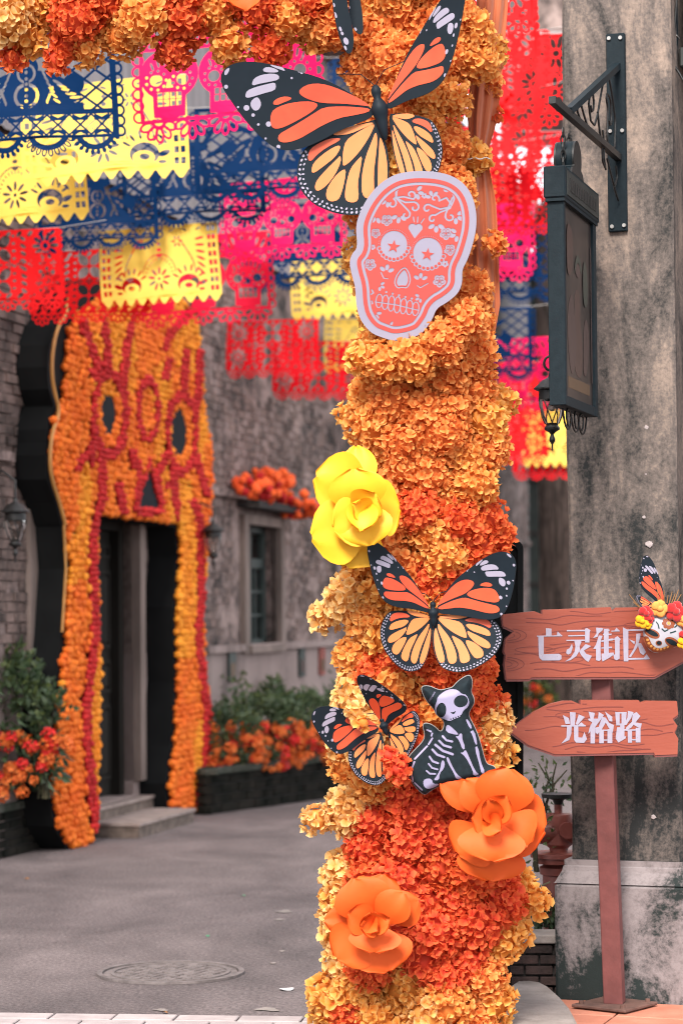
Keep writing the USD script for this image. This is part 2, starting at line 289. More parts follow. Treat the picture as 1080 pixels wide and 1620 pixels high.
M['felt_red'] = paint('felt_red', (0.50, 0.012, 0.012), 0.95, 0.1, sheen=0.4); M['felt_yellow'] = paint('felt_yellow', (0.90, 0.44, 0.012), 0.95, 0.1); M['felt_peach'] = paint('felt_peach', (0.90, 0.36, 0.08), 0.95, 0.1)
M['teal'] = paint('dark_teal', (0.01, 0.035, 0.035)); M['maroon'] = paint('print_brown', (0.25, 0.06, 0.02)); M['ochre'] = paint('print_ochre', (0.62, 0.28, 0.07)); M['straw'] = paint('straw_stick', (0.33, 0.16, 0.055))
M['paper_leaf'] = paint('dry_leaf', (0.30, 0.12, 0.03)); M['white_bit'] = paint('white_scrap', (0.7, 0.68, 0.68)); M['green_bit'] = paint('green_scrap', (0.05, 0.25, 0.12))
M['iron_lid'] = mat('cast_iron_lid', (0.13, 0.107, 0.104), (0.23, 0.19, 0.185), rough=0.8, scale=18, bump=0.4, spec=0.25)
M['poster_dark'] = mat('old_poster', (0.008, 0.006, 0.006), (0.026, 0.017, 0.015), rough=0.35, scale=7, stretch=(1, 1, 0.5), lo=0.4, hi=0.62)
M['brass'] = paint('ochre_plaque', (0.10, 0.057, 0.030), 0.5)
M['fig1'] = paint('poster_rose', (0.045, 0.026, 0.024), 0.4); M['fig2'] = paint('poster_dark_green', (0.022, 0.028, 0.022), 0.4); M['fig3'] = paint('poster_brown', (0.045, 0.024, 0.02), 0.4)
# ================================================================ the ground
struct('ground', box((0, 500, -0.10), (1400, 1400, 0.18)), M['soil'])
struct('road', box((0, 60, -0.006), (60, 150, 0.012)), M['asphalt'])
rng = np.random.default_rng(3)
# pale paving strip along the lower edge, beyond which the asphalt begins
e0, e1 = ground(0, 1609), ground(480, 1615)
ed = nrm(e1 - e0); en = np.array([ed[1], -ed[0], 0])                     # en points at the camera
pv = struct('paving', box(e0 + ed * 0.6 + en * 2.04 + np.array([0, 0, -0.005]), (6, 4.0, 0.022), np.array([ed, -en, [0, 0, 1]])), M['mortar'])
for r_ in range(2):
    x = -1.9 - 0.11 * r_
    while x < 1.75:
        w = 0.235 + rng.uniform(-.004, .004); c = e0 + ed * (x + w / 2) + en * (0.062 + 0.124 * r_) + np.array([0, 0, 0.008 + rng.uniform(-.001, .001)])
        part(pv, 'paver', box(c, (w - 0.008, 0.115, 0.016), np.array([ed, -en, [0, 0, 1]]), bev=0.003), M['pale_stone']); x += w
# manhole lid
mc = ground(270, 1541)
ml = thing('manhole_cover', 'round cast iron manhole cover set in the grey asphalt', 'manhole cover', mc)
rr = np.linspace(0, 2 * pi, 49)
def ring(c, r0, r1, z0, z1, n=48):
    m = trimesh.creation.annulus(r0, r1, z1 - z0, sections=n); return np.array(m.vertices) + np.asarray(c) + [0, 0, (z0 + z1) / 2], np.array(m.faces)
part(ml, 'frame_ring', ring(mc, 0.285, 0.308, 0.001, 0.011), M['iron_lid'])
part(ml, 'inner_ring', ring(mc, 0.235, 0.250, 0.001, 0.010), M['iron_lid'])
part(ml, 'lid', cyl(mc, mc + [0, 0, 0.005], 0.279, 40), M['iron_lid'])
tread = []
for i in range(-5, 6):
    for j in range(-5, 6):
        x, y = i * 0.042 + (j % 2) * 0.021, j * 0.042
        if math.hypot(x, y) < 0.215 and math.hypot(x, y) > 0.05: tread.append(box(mc + [x, y, 0.007], (0.028, 0.028, 0.006), Rotation.from_euler('z', 45 * (i + j), degrees=True).as_matrix()))
part(ml, 'tread', cat(tread), M['iron_lid'])
part(ml, 'emblem', cyl(mc + [0, 0, 0.004], mc + [0, 0, 0.010], 0.036, 12), M['iron_lid'])
# scraps and pale scuffs on the road
for i, (px, py, w, m, lab) in enumerate([(453, 1565, 0.06, 'white_bit', 'flat white paper disc lying on the asphalt beside the flower column'), (384, 1417, 0.03, 'green_bit', 'bright green scrap lying far out on the asphalt'),
        (328, 1481, 0.022, 'green_bit', 'small teal green scrap on the asphalt beyond the manhole cover'), (261, 1602, 0.022, 'paper_leaf', 'orange petal lying at the edge of the pale paving'), (42, 1390, 0.03, 'paper_leaf', 'brown dry leaf on the asphalt near the left planter')]):
    c = ground(px, py, 0.006); a = rng.uniform(0, 3)
    pts = np.array([c + [w * .5 * math.cos(t + a) * (1 if i == 0 else .55 + .45 * abs(math.cos(t))), w * .5 * math.sin(t + a), 0.003 * math.sin(2 * t)] for t in np.linspace(0, 2 * pi, 13)[:-1]])
    solid('paper_scrap' if i < 3 else 'fallen_leaf', (np.vstack([pts, c + [0, 0, .003]]), np.array([[k, (k + 1) % 12, 12] for k in range(12)])), M[m], lab, 'litter')
for px, py, w, h in [(450, 1442, 24, 3.5), (442, 1455, 16, 2), (425, 1597, 34, 5), (432, 1524, 10, 1.6), (446, 1505, 9, 1.5), (255, 1598, 22, 2.5)]:
    c = ground(px, py, 0.0035); q = [c + [w / 2 * c[1] / FPX * math.cos(t) * (1 + .45 * math.sin(3 * t + px)), h * 4 * c[1] / FPX * math.sin(t) * (1 + .4 * math.cos(2 * t + py)), 0] for t in np.linspace(0, 2 * pi, 15)[:-1]]
    struct('road_scuff', (np.array(q + [c]), np.array([[k, (k + 1) % 14, 14] for k in range(14)])), M['kerb'])

# ================================================================ brick building on the left
F = Grid((-1.72, 15.6), 13.5)                       # the plane of the flower face; the wall lies 0.24 m behind it
D = -0.24
H = lambda px, py, d=D: F.hit(px, py, d)
t_end = H(836, 900)[0]
house = thing('brick_house', 'long weathered brick and plaster house behind the flower skull doorway', 'house', F.P(0, 0, D))
dl, dr = H(158, 1000)[0] - 1.1, H(208, 1000)[0]; dz0, dz1 = 0.20, H(180, 815)[1]
wl, wr = H(386, 900)[0], H(437, 900)[0]; wz1, wz0 = H(386, 829)[1], H(386, 1022)[1]
WALL = Polygon([(-7, -0.3), (t_end, -0.3), (t_end, 7.1), (-7, 7.1)])
WALL = WALL.difference(sbox(dl, dz0, dr, dz1)).difference(sbox(wl, wz0, wr, wz1))
zs = H(335, 779)[1]; zd = H(330, 1028)[1]
up = WALL.intersection(sbox(-9, zd, 40, 9)); lo_ = WALL.intersection(sbox(-9, -1, 40, zd))
part(house, 'wall', warp(extrude(up, D - 0.35, D), F.map, False), M['wall'])
part(house, 'dado', warp(extrude(lo_, D - 0.35, D + 0.012), F.map, False), M['dado'])
def strip(t0, t1, z0, z1, d0, d1): return warp(extrude(sbox(t0, z0, t1, z1), d0, d1), F.map, False)
part(house, 'string_course', cat(strip(H(322, 800)[0], t_end, zs - 0.02, zs + 0.04, D, D + 0.05), strip(-7, -0.6, zs - 0.02, zs + 0.04, D, D + 0.05)), M['wall'])
part(house, 'ledge', strip(H(322, 1000)[0], t_end, zd - 0.03, zd + 0.03, D, D + 0.05), M['dado'])
part(house, 'eave', strip(-7, t_end + 0.3, 6.9, 7.25, D - 0.3, D + 0.45), M['wall'])
# corrugated cladding of the upper storey, seen behind the paper banners
ct = np.arange(-2, t_end, 0.09)
clad = np.array([[[t, z, D + 0.04 + 0.02 * (i % 2)] for z in (4.55, 6.85)] for i, t in enumerate(ct)])
v_, f_ = quadsheet(clad); part(house, 'cladding', (F.map(v_), f_), mat('grey_cladding', (0.24, 0.215, 0.215), (0.36, 0.32, 0.32), rough=0.7, scale=3, stretch=(4, 4, .3)))
# bricks: those at the left edge one by one, the patches farther along as one mass
def brick_at(t, z, w, h, d, j=0.0): return strip(t, t + w, z, z + h, D - 0.02, D + d)
nb, masses = 0, []
for row in range(60):
    z = zd + 0.05 + row * 0.0655
    if z > 4.4: break
    for k in range(-6, 2):
        t = k * 0.225 + (row % 2) * 0.11 - 0.2
        if t + 0.21 > 0.35 or t < -1.5: continue
        d = 0.008 + rng.uniform(0, 0.016)
        if rng.random() < 0.06: continue
        m = brick_at(t, z, 0.213, 0.054, d)
        if t > -1.0 and nb < 280: part(house, 'brick', m, M['brick']); nb += 1
        else: masses.append(m)
part(house, 'brickwork', cat(masses), M['brick'], kind='stuff')
masses = []
for row in range(90):
    z = zd + 0.05 + row * 0.0655
    if z > 6.6: break
    for k in range(int((t_end - 2.6) / 0.225)):
        t = 2.7 + k * 0.225 + (row % 2) * 0.11
        s = meshkit.fbm(np.array([[t * 0.55, z * 1.1, 3.0]]), 4, 5)[0] + 0.10 * (z > 3.0) - 0.03
        if s < 0.56 or rng.random() < .2 or (wl - 0.45 < t < wr + 0.2 and wz0 - .4 < z < wz1 + .3): continue
        masses.append(brick_at(t, z, 0.213, 0.054, 0.003 + 0.008 * rng.random()))
part(house, 'exposed_brick', cat(masses[::2]), M['wall'], kind='stuff')
part(house, 'exposed_brick', cat(masses[1::2]), M['brick'], kind='stuff')
# door, stone jamb, threshold
part(house, 'door_frame', cat(strip(dr - 0.10, dr, dz0, dz1, D - 0.2, D - 0.06), strip(dl, dl + .1, dz0, dz1, D - 0.2, D - 0.06), strip(dl + .1, dr - .1, dz1 - 0.10, dz1, D - 0.2, D - 0.06)), M['door'])
dd = part(house, 'door', strip(dl + 0.105, dr - 0.105, dz0 + 0.01, dz1 - 0.105, D - 0.19, D - 0.13), M['door'])
dmid = (dl + dr) / 2
for a, b in ((dl + 0.13, dmid - 0.02), (dmid + 0.02, dr - 0.13)):
    for z0, z1 in ((dz0 + .12, dz0 + .66), (dz0 + .74, dz0 + .98), (dz0 + 1.06, dz0 + 1.62), (dz0 + 1.70, dz1 - .2)):
        if z1 - z0 > .1:
            part(dd, 'panel', cat(strip(a + .06, b - .06, z0 + .05, z1 - .05, D - .125, D - .112), strip(a, b, z0, z0 + .03, D - .13, D - .115), strip(a, b, z1 - .03, z1, D - .13, D - .115), strip(a, a + .03, z0 + .03, z1 - .03, D - .13, D - .115), strip(b - .03, b, z0 + .03, z1 - .03, D - .13, D - .115)), M['door'])
part(dd, 'handle', cyl(F.P(dmid + .06, 1.25, D - .115), F.P(dmid + .06, 1.25, D - .06), .02), M['dark_iron'])
jr = H(226, 1000, D + .08)[0]
part(house, 'door_jamb', cat(strip(dr, jr, 0.30, dz1 + .05, D - .1, D + .04), strip(dr, dr + .12, 0.30, dz1 + .05, D + .04, D + .07)), M['jamb'])
part(house, 'door_jamb', strip(dl - .35, dl, 0.30, dz1 + .05, D - .1, D + .04), M['jamb'])
part(house, 'lintel', strip(dl - .35, jr, dz1 + .05, dz1 + .3, D - .1, D + .045), M['jamb'])
# window
fl, fr = H(379, 900)[0], H(443, 900)[0]; fz1, fz0 = H(379, 813)[1], H(379, 1034)[1]
win = part(house, 'window', cat(strip(fl, wl, fz0, fz1, D - .05, D + .05), strip(wr, fr, fz0, fz1, D - .05, D + .05), strip(wl, wr, wz1, fz1, D - .05, D + .05), strip(wl, wr, fz0, wz0, D - .05, D + .07)), M['jamb'])
wm = (wl + wr) / 2; zq = wz1 - (wz1 - wz0) * .30
part(win, 'sash', cat(*[strip(a, b, c, d, D - .16, D - .10) for a, b, c, d in [(wl, wl + .07, wz0, wz1), (wr - .07, wr, wz0, wz1), (wm - .06, wm + .06, wz0, wz1), (wl, wr, wz1 - .05, wz1), (wl, wr, wz0, wz0 + .05), (wl, wr, zq - .05, zq + .03)]]), M['green_paint'])
part(win, 'glazing_bar', cat(*[strip(wl + .07, wr - .07, z - .012, z + .012, D - .15, D - .11) for z in np.linspace(wz0 + .05, zq - .05, 4)[1:-1]], *[strip(t - .015, t + .015, wz0 + .05, zq - .05, D - .15, D - .11) for t in (wl * .72 + wr * .28, wl * .28 + wr * .72)]), M['green_paint'])
for a, b in ((wl + .07, wm - .06), (wm + .06, wr - .07)):
    zz = list(np.linspace(wz0 + .05, zq - .05, 4)) + [wz1 - .05]
    for i in range(4): part(win, 'pane', strip(a, b, zz[i] + (.08 if i == 3 else .012), zz[i + 1] - .012, D - .135, D - .130), M['glass'])
part(win, 'blind', cat(strip(wl + .08, wm - .09, zq + .05, wz1 - .06, D - .24, D - .22), strip(wm + .09, wr - .08, zq + .05, wz1 - .06, D - .24, D - .22)), M['pale_stone'])
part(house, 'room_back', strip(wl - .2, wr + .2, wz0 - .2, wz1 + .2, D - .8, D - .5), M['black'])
part(house, 'shelf', strip(H(374, 800)[0], H(452, 800)[0], fz1 + .05, fz1 + .11, D, D + .20), M['mortar'])
# steps
M['tread'] = mat('lit_tread', (0.27, 0.20, 0.175), (0.40, 0.31, 0.275), rough=.85, scale=9, bump=.3)  # light falling on the step tops, painted in as a paler stone than the risers
gd = lambda px, py, z=0.0: ((ground(px, py, z) - F.o) @ F.A, (ground(px, py, z) - F.o) @ F.B)
(lt0, ld0), (lt1, ld1) = gd(215, 1327), gd(316, 1301); ldd = (ld0 + ld1) / 2; (ut1, ud) = gd(264, 1253, .19)
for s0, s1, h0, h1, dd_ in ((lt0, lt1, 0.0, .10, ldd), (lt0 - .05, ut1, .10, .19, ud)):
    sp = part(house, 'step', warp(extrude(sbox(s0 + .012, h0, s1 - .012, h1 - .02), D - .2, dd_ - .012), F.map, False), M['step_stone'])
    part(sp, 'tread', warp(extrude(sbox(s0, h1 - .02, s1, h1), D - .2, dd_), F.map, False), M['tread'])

# small plaques hung on the dado
for i, (px, py, w, m, c) in enumerate([(362, 1053, 11, 'green_paint', 'dark'), (473, 1048, 8, 'green_paint', 'slim grey'), (505, 1046, 8, 'hydrant', 'slim dark red')]):
    t, z = H(px, py); pl = thing('wall_plaque', ['dark little picture plaque hung on the wall just right of the skull doorway', 'slim grey plaque on the wall right of the window', 'slim dark red plaque on the wall, nearest the flower column'][i], 'plaque', F.P(t, z, D))
    part(pl, 'board', strip(t - .10, t + .10, z - .13, z + .13, D + .013, D + .035), M[m])
    part(pl, 'picture', strip(t - .07, t + .07, z - .09, z + .02, D + .035, D + .038), M['brass' if i != 1 else 'fig1'])
# wall lanterns
def lantern(name, label, base, s, hang=True, ang=0.0, arm=None):
    """a cast lantern hanging below base: ring, cap, glass cage with ribs, pendant"""
    L = thing(name, label, 'lantern', base); b = np.asarray(base)
    part(L, 'cap', lathe([(0.0, 0.0), (.018 * s, -.005 * s), (.02 * s, -.03 * s), (.03 * s, -.045 * s), (.07 * s, -.065 * s), (.105 * s, -.10 * s), (.13 * s, -.125 * s), (.13 * s, -.135 * s), (.10 * s, -.145 * s), (.0, -.146 * s)], b, 24, .04, 12), M['dark_iron'], smooth=40)
    part(L, 'collar', lathe([(.098 * s, -.14 * s), (.10 * s, -.21 * s), (.09 * s, -.215 * s), (.088 * s, -.14 * s)], b, 20), M['dark_iron'], smooth=40)
    prof = [(.094 * s, -.21 * s), (.092 * s, -.27 * s), (.075 * s, -.34 * s), (.05 * s, -.395 * s)]
    part(L, 'glass', lathe(prof, b, 20), M['lamp_glass'], smooth=40)
    for k in range(8):
        a = k * pi / 4 + ang; part(L, 'rib', tube([b + [r * 1.03 * math.cos(a + i * .25), r * 1.03 * math.sin(a + i * .25), z] for i, (r, z) in enumerate(prof)], .0055 * s, 5), M['dark_iron'])
    part(L, 'pendant', lathe([(0, -.385 * s), (.052 * s, -.39 * s), (.045 * s, -.405 * s), (.06 * s, -.425 * s), (.058 * s, -.44 * s), (.025 * s, -.46 * s), (.012 * s, -.475 * s), (.024 * s, -.51 * s), (.022 * s, -.525 * s), (.007 * s, -.55 * s), (.006 * s, -.585 * s), (.009 * s, -.59 * s), (0, -.60 * s)], b, 16), M['dark_iron'], smooth=40)
    part(L, 'bulb', ball(b + [0, 0, -.27 * s], .03 * s, 2), M['pale_stone'], smooth=True)
    if arm is not None: part(L, 'arm', tube(arm, .011 * s, 7), M['dark_iron'], smooth=True)
    return L
lt, lz = F.hit(24, 787, .15)
lc = F.P(lt, lz, .15)
lantern('wall_lantern', 'black wall lantern on the brick wall left of the skull doorway', lc, .64, arm=[lc, lc + [0, 0, .10], lc + F.B * -.08 + [0, 0, .16], lc + F.B * -.2 + [0, 0, .12], lc + F.B * -.25 + [0, 0, -.12], F.P(lt, lz - .15, D)])
lt, lz = F.hit(337, 822, .12); lc = F.P(lt, lz, .12)
lantern('wall_lantern', 'black wall lantern just right of the skull doorway, below the string course', lc, .64, arm=[lc, lc + [0, 0, .08], lc + F.B * -.1 + [0, 0, .13], lc + F.B * -.22 + [0, 0, .10], lc + F.B * -.34])

# ================================================================ end of the street
pipe0 = F.P(t_end + .12, 0, D + .05)
pp = thing('drain_pipe', 'dark green drainpipe at the far corner of the brick house', 'drainpipe', pipe0)
part(pp, 'pipe', box(pipe0 + [0.02, 0, 3.4], (0.17, .14, 6.8)), M['green_paint'])
for z in np.arange(.4, 6.6, .75): part(pp, 'clamp', box(pipe0 + [0.02, -.02, z], (0.21, .16, .06)), M['mortar'])
YE = 41.0
def eb(px0, px1, py0, py1, y0, y1):                  # a block facing the camera between two pixels columns/rows at depth y0, back to y1
    a, b = at(px0, py1, y0), at(px1, py0, y0); return box(((a[0] + b[0]) / 2, (y0 + y1) / 2, (a[2] + b[2]) / 2), (b[0] - a[0], y1 - y0, b[2] - a[2]))
eh = thing('arcade_house', 'pale house with a round arch and green balcony closing the far end of the street', 'house', at(890, 1100, YE))
xs0, xs1 = at(838, 900, YE)[0], at(1010, 900, YE)[0]; zt = at(890, 500, YE)[2]
ac, az, ar = at(900, 900, YE)[0], at(900, 880, YE)[2], at(900, 900, YE)[0] - at(857, 900, YE)[0]
poly = sbox(xs0, -.3, xs1, zt).difference(unary_union([sbox(ac - ar, -.4, ac + ar, az), Point(ac, az).buffer(ar, 12)])).difference(sbox(at(862, 800, YE)[0], at(860, 812, YE)[2], xs1 - .3, at(860, 758, YE)[2]))
def facade(v): return np.stack([v[:, 0], YE + .4 - v[:, 2], v[:, 1]], 1)
part(eh, 'wall', warp(extrude(poly, 0, .4), facade, False), mat('pale_render', (0.30, 0.255, 0.235), (0.42, 0.36, 0.33), rough=.85, scale=1.5))
part(eh, 'arch_band', warp(extrude(Point(ac, az).buffer(ar + .16, 16).difference(Point(ac, az).buffer(ar, 16)).intersection(sbox(-99, az, 99, 99)), .4, .5), facade, False), M['pale_stone'])
part(eh, 'balcony_floor', eb(850, 1000, 815, 833, YE - .5, YE + .1), M['pale_stone'])
part(eh, 'shutter', eb(860, 1000, 757, 813, YE + .2, YE + .3), M['green_paint'])
for k in range(9): part(eh, 'baluster', eb(858 + k * 6, 860.5 + k * 6, 778, 815, YE - .4, YE - .35), M['green_paint'])
part(eh, 'archway_back', eb(850, 1000, 820, 1075, YE + 2.2, YE + 2.5), M['green_paint'])
part(eh, 'roof', eb(836, 1012, 470, 505, YE - .5, YE + 5), M['wall'])
rh = thing('stone_annexe', 'grey stone building with a jutting upper storey behind the pillar', 'building', at(900, 1060, 27.0))
part(rh, 'wall', eb(925, 1150, 200, 1180, 27.0, 33.0), M['wall'])
part(rh, 'upper_storey', eb(850, 1150, -160, 46, 26.6, 33.0), M['wall'])
part(rh, 'cornice', eb(846, 1150, 46, 54, 26.5, 33.0), M['pale_stone'])
part(rh, 'bracket', eb(905, 930, 54, 200, 26.9, 28), M['wall'])
wb = thing('white_planter', 'low pale stone planter box far up the street by the arch', 'planter', ground(880, 1100))
part(wb, 'trough', eb(858, 960, 1066, 1112, 34.0, 34.6), M['pale_stone']); part(wb, 'rim', eb(855, 964, 1062, 1068, 33.9, 34.7), M['pale_stone'])
# ================================================================ marigold skull around the doorway
FO = [(108, 520), (122, 495), (150, 474), (190, 462), (235, 455), (275, 462), (300, 482), (312, 512), (318, 570), (322, 640), (331, 700), (335, 760), (330, 820), (325, 880), (319, 960), (322, 1050), (330, 1120), (342, 1160), (338, 1210), (328, 1260), (318, 1282), (270, 1279), (268, 1240), (275, 1180), (280, 1080), (278, 960), (284, 880), (281, 832), (240, 822), (180, 815), (154, 810), (152, 900), (155, 1000), (157, 1100), (155, 1180), (152, 1260), (150, 1310), (136, 1344), (110, 1340), (90, 1306), (80, 1240), (84, 1180), (95, 1080), (102, 1000), (108, 900), (103, 830), (92, 790), (79, 740), (80, 680), (98, 620), (102, 580)]
SIDE = [(112, 462), (104, 478), (103, 497), (90, 515), (82, 545), (79, 580), (82, 615), (93, 652), (81, 680), (76, 720), (79, 758), (92, 795), (101, 830)]
fp = F.poly(FO); sp_ = F.poly(SIDE + [(160, 830), (200, 600), (190, 455), (150, 440)])
back = fp.buffer(0.012).union(sp_).buffer(0)
eyeL = F.poly([(168 + 11.5 * math.cos(a), 656 + 34 * math.sin(a)) for a in np.linspace(0, 2 * pi, 20)]); eyeR = F.poly([(280 + 12.5 * math.cos(a), 684 + 37 * math.sin(a)) for a in np.linspace(0, 2 * pi, 20)])
nose = F.poly([(232, 742), (216, 802), (249, 804)])
sk = thing('marigold_skull_doorway', 'giant skull shaped doorway panel covered in orange and yellow marigold balls', 'floral panel', F.P(0, 0))
part(sk, 'back_panel', warp(extrude(back, D + .001, -.02), F.map, False), M['black'])
for nm, q in (('eye', eyeL), ('eye', eyeR), ('nose', nose)): part(sk, nm, warp(extrude(q, -.02, .012), F.map, False), mat('sk_%s%d' % (nm, len(_used)), (0.014, 0.018, 0.022), (0.022, 0.026, 0.030), rough=.9, spec=.1))
tr = [F.P(*F.hit(x, y), .01) for x, y in smoothp(SIDE + SIDE[::-1], 2)[:len(SIDE) * 4 - 3]] + [F.P(*F.hit(x, y), .01) for x, y in FO[:40:-1][:0]]
part(sk, 'edge_trim', tube(tr, .013, 6), M['ochre'], smooth=True)
legt = [F.P(*F.hit(x - 3, y), .005) for x, y in [(103, 830), (106, 900), (100, 1000)]]
part(sk, 'edge_trim', tube(legt, .009, 6), M['ochre'], smooth=True)
RED = [[(126, 510), (140, 550), (150, 580), (156, 606)], [(160, 508), (163, 550), (167, 600)], [(150, 690), (136, 712), (118, 738)], [(153, 625), (144, 650), (146, 690), (156, 714), (172, 722), (188, 705), (193, 660), (190, 610), (194, 560), (206, 500)],
       [(140, 590), (156, 606), (180, 606), (192, 625)], [(156, 720), (156, 790), (143, 850), (144, 950), (146, 1000), (141, 1050), (132, 1120), (134, 1180), (140, 1250), (147, 1310)], [(146, 700), (140, 730)],
       [(256, 548), (266, 525), (290, 500), (304, 486)], [(262, 570), (256, 600)], [(289, 558), (287, 600), (283, 632)], [(312, 560), (311, 600), (302, 660), (300, 700)], [(266, 640), (262, 690), (272, 730), (288, 745), (299, 730)], [(268, 640), (282, 632), (296, 650)],
       [(204, 714), (212, 742), (217, 760), (212, 806), (245, 810), (248, 790), (240, 755), (255, 730), (259, 715)], [(183, 770), (188, 790), (191, 808)], [(246, 806), (232, 812), (214, 808)], [(271, 735), (272, 790), (276, 815)], [(303, 715), (312, 750), (322, 780)], [(297, 795), (305, 800), (313, 840), (314, 950), (309, 1000), (317, 1080), (324, 1130), (322, 1200), (312, 1272)], [(275, 745), (262, 770)]]
for k in range(1): RED.append([(230 + 17 * math.cos(a), 648 + 50 * math.sin(a)) for a in np.linspace(0, 2 * pi, 24)])
thick = lambda pts, w: F.poly(list(LineString(pts).buffer(w, 4).exterior.coords))
redp = unary_union([thick(r, 6.0) if i < len(RED) - 1 else F.poly([(230 + 19 * math.cos(a), 648 + 54 * math.sin(a)) for a in np.linspace(0, 2 * pi, 30)]).difference(F.poly([(230 + 11.5 * math.cos(a), 648 + 39 * math.sin(a)) for a in np.linspace(0, 2 * pi, 30)])) for i, r in enumerate(RED)])
def eyering(cx, cy, a0, b0, a1, b1): return F.poly([(cx + a1 * math.cos(a), cy + b1 * math.sin(a)) for a in np.linspace(0, 2 * pi, 30)]).difference(F.poly([(cx + a0 * math.cos(a), cy + b0 * math.sin(a)) for a in np.linspace(0, 2 * pi, 30)]))
redp = redp.difference(F.poly([(168 + 21 * math.cos(a), 655 + 58 * math.sin(a)) for a in np.linspace(0, 2 * pi, 30)])).difference(F.poly([(282 + 20 * math.cos(a), 686 + 56 * math.sin(a)) for a in np.linspace(0, 2 * pi, 30)])).difference(F.poly([(230 + 11 * math.cos(a), 648 + 37 * math.sin(a)) for a in np.linspace(0, 2 * pi, 30)]))
redp = redp.union(eyering(168, 655, 20, 56, 27, 72)).union(eyering(283, 686, 19, 53, 25, 68))
nosering = F.poly([(232, 722), (208, 812), (256, 812)]).difference(nose.buffer(.02)); redp = redp.union(nosering)
holes = unary_union([eyeL, eyeR, nose])
prepare(fp); prepare(redp); prepare(holes)
rng = np.random.default_rng(11)
poms = []
x0, z0, x1, z1 = fp.bounds
row = 0; z = z0 + .02
while z < z1:
    t = x0 + (row % 2) * .035
    while t < x1:
        a, b = t + rng.uniform(-.01, .01), z + rng.uniform(-.008, .008)
        if contains_xy(fp, a, b) and not contains_xy(holes, a, b): poms.append((a, b))
        t += .070
    z += .043; row += 1
poms = [q for q in poms if not contains_xy(redp, *q)]; n0 = len(poms)
for iz, z in enumerate(np.arange(z0, z1, .036)):
    for t in np.arange(x0 + (iz % 2) * .020, x1, .040):
        if contains_xy(redp, t, z) and contains_xy(fp, t, z) and not contains_xy(holes, t, z): poms.append((t + rng.uniform(-.006, .006), z + rng.uniform(-.006, .006)))
poms = np.array(poms); isred = np.arange(len(poms)) >= n0
# deep orange on the outer left, yellow towards the middle, orange at the far right
leftish = np.array([contains_xy(F.poly([(60, 430), (125, 500), (132, 640), (120, 800), (134, 900), (140, 1060), (126, 1140), (146, 1345), (60, 1345)]), a, b) for a, b in poms])
rightish = np.array([contains_xy(F.poly([(345, 1290), (312, 1290), (322, 1130), (312, 1000), (314, 820), (318, 700), (345, 700)]), a, b) for a, b in poms])
nz = meshkit.noise(np.c_[poms * 2.2, np.zeros(len(poms))], 4)
yel = np.where(leftish, nz > .80, np.where(rightish, nz > .85, nz > .47))
yel &= ~((poms[:, 1] < .9) & (poms[:, 0] < .6) & leftish)
kind_ = np.where(isred, 2, np.where(yel, 1, 0))
UsdGeom.Scope.Define(stage, '/World/Looks/proto')
pm = ball((0, 0, 0), (1, 1, .95), 2, .6, 3)
mats_ = [M['pom_orange'], M['pom_yellow'], M['pom_red']]
def pom_at(c, r, n, spin):
    n = nrm(n); u = nrm(np.cross([0, 0, 1.0] if abs(n[2]) < .9 else [1., 0, 0], n)); w = np.cross(n, u)
    u, w = u * math.cos(spin) + w * math.sin(spin), w * math.cos(spin) - u * math.sin(spin)
    return (pm[0] * r) @ np.array([u, w, n]) + c, pm[1]
order = np.argsort(poms[:, 0])                       # nearest first
stuff = [[], [], []]
for i, k in enumerate(order):
    t, zz = poms[k]; r = (.0262 + rng.uniform(-.004, .004)) * (.82 if isred[k] else 1); n = F.B + rng.normal(0, .22, 3)
    m = pom_at(F.P(t, zz, -.004 + rng.uniform(0, .016) + (.012 if isred[k] else 0)), r, n, rng.uniform(0, 6))
    if i < 285: part(sk, 'marigold', m, mats_[kind_[k]], smooth=True)
    else: stuff[kind_[k]].append(m)
for k, nm in enumerate(['orange_marigolds', 'yellow_marigolds', 'red_marigolds']): part(sk, nm, cat(stuff[k]), mats_[k], kind='stuff', smooth=True)

# ================================================================ planters and plants
def leafset(P, Nn, L, Wd, rng, droop=.3):
    """folded leaves, one per point: base at P, pointing along a direction near Nn"""
    k = len(P); d = Nn + rng.normal(0, .55, (k, 3)); d[:, 2] += .15; d /= np.linalg.norm(d, axis=1, keepdims=True)
    s = np.cross(d, rng.normal(0, 1, (k, 3))); s /= np.linalg.norm(s, axis=1, keepdims=True); nn = np.cross(s, d)
    L = L * rng.uniform(.6, 1.25, (k, 1)); Wd = Wd * rng.uniform(.7, 1.2, (k, 1))
    V = np.stack([P, P + d * L * .45 + s * Wd * .5 + nn * Wd * .18, P + d * L - nn * L * droop * .4, P + d * L * .45 - s * Wd * .5 + nn * Wd * .18, P + d * L * .5], 1)
    Fi = np.array([[0, 1, 4], [1, 2, 4], [2, 3, 4], [3, 0, 4]]); return V.reshape(-1, 3), (Fi[None] + 5 * np.arange(k)[:, None, None]).reshape(-1, 3)
def floret_head(c, r, n, rng, count=16, fr=.02):
    """a rounded head of small four-petalled flowers"""
    i = np.arange(count) + .5; ph = np.arccos(1 - 1.15 * i / count); th = pi * (1 + 5 ** .5) * i
    q = np.c_[np.cos(th) * np.sin(ph), np.sin(th) * np.sin(ph), np.cos(ph)]; n = nrm(n); u = nrm(np.cross([.1, .2, 1.0], n)); B_ = np.array([u, np.cross(n, u), n]); q = q @ B_
    return florets(c + q * r * rng.uniform(.85, 1.12, (count, 1)), q + rng.normal(0, .25, (count, 3)), fr, rng)
PT = np.array([(0, 0, 0), (.30, -.36, .10), (.30, .36, .10), (.76, -.50, .20), (.76, .50, .20), (1.05, 0, .14), (.55, 0, .0)])
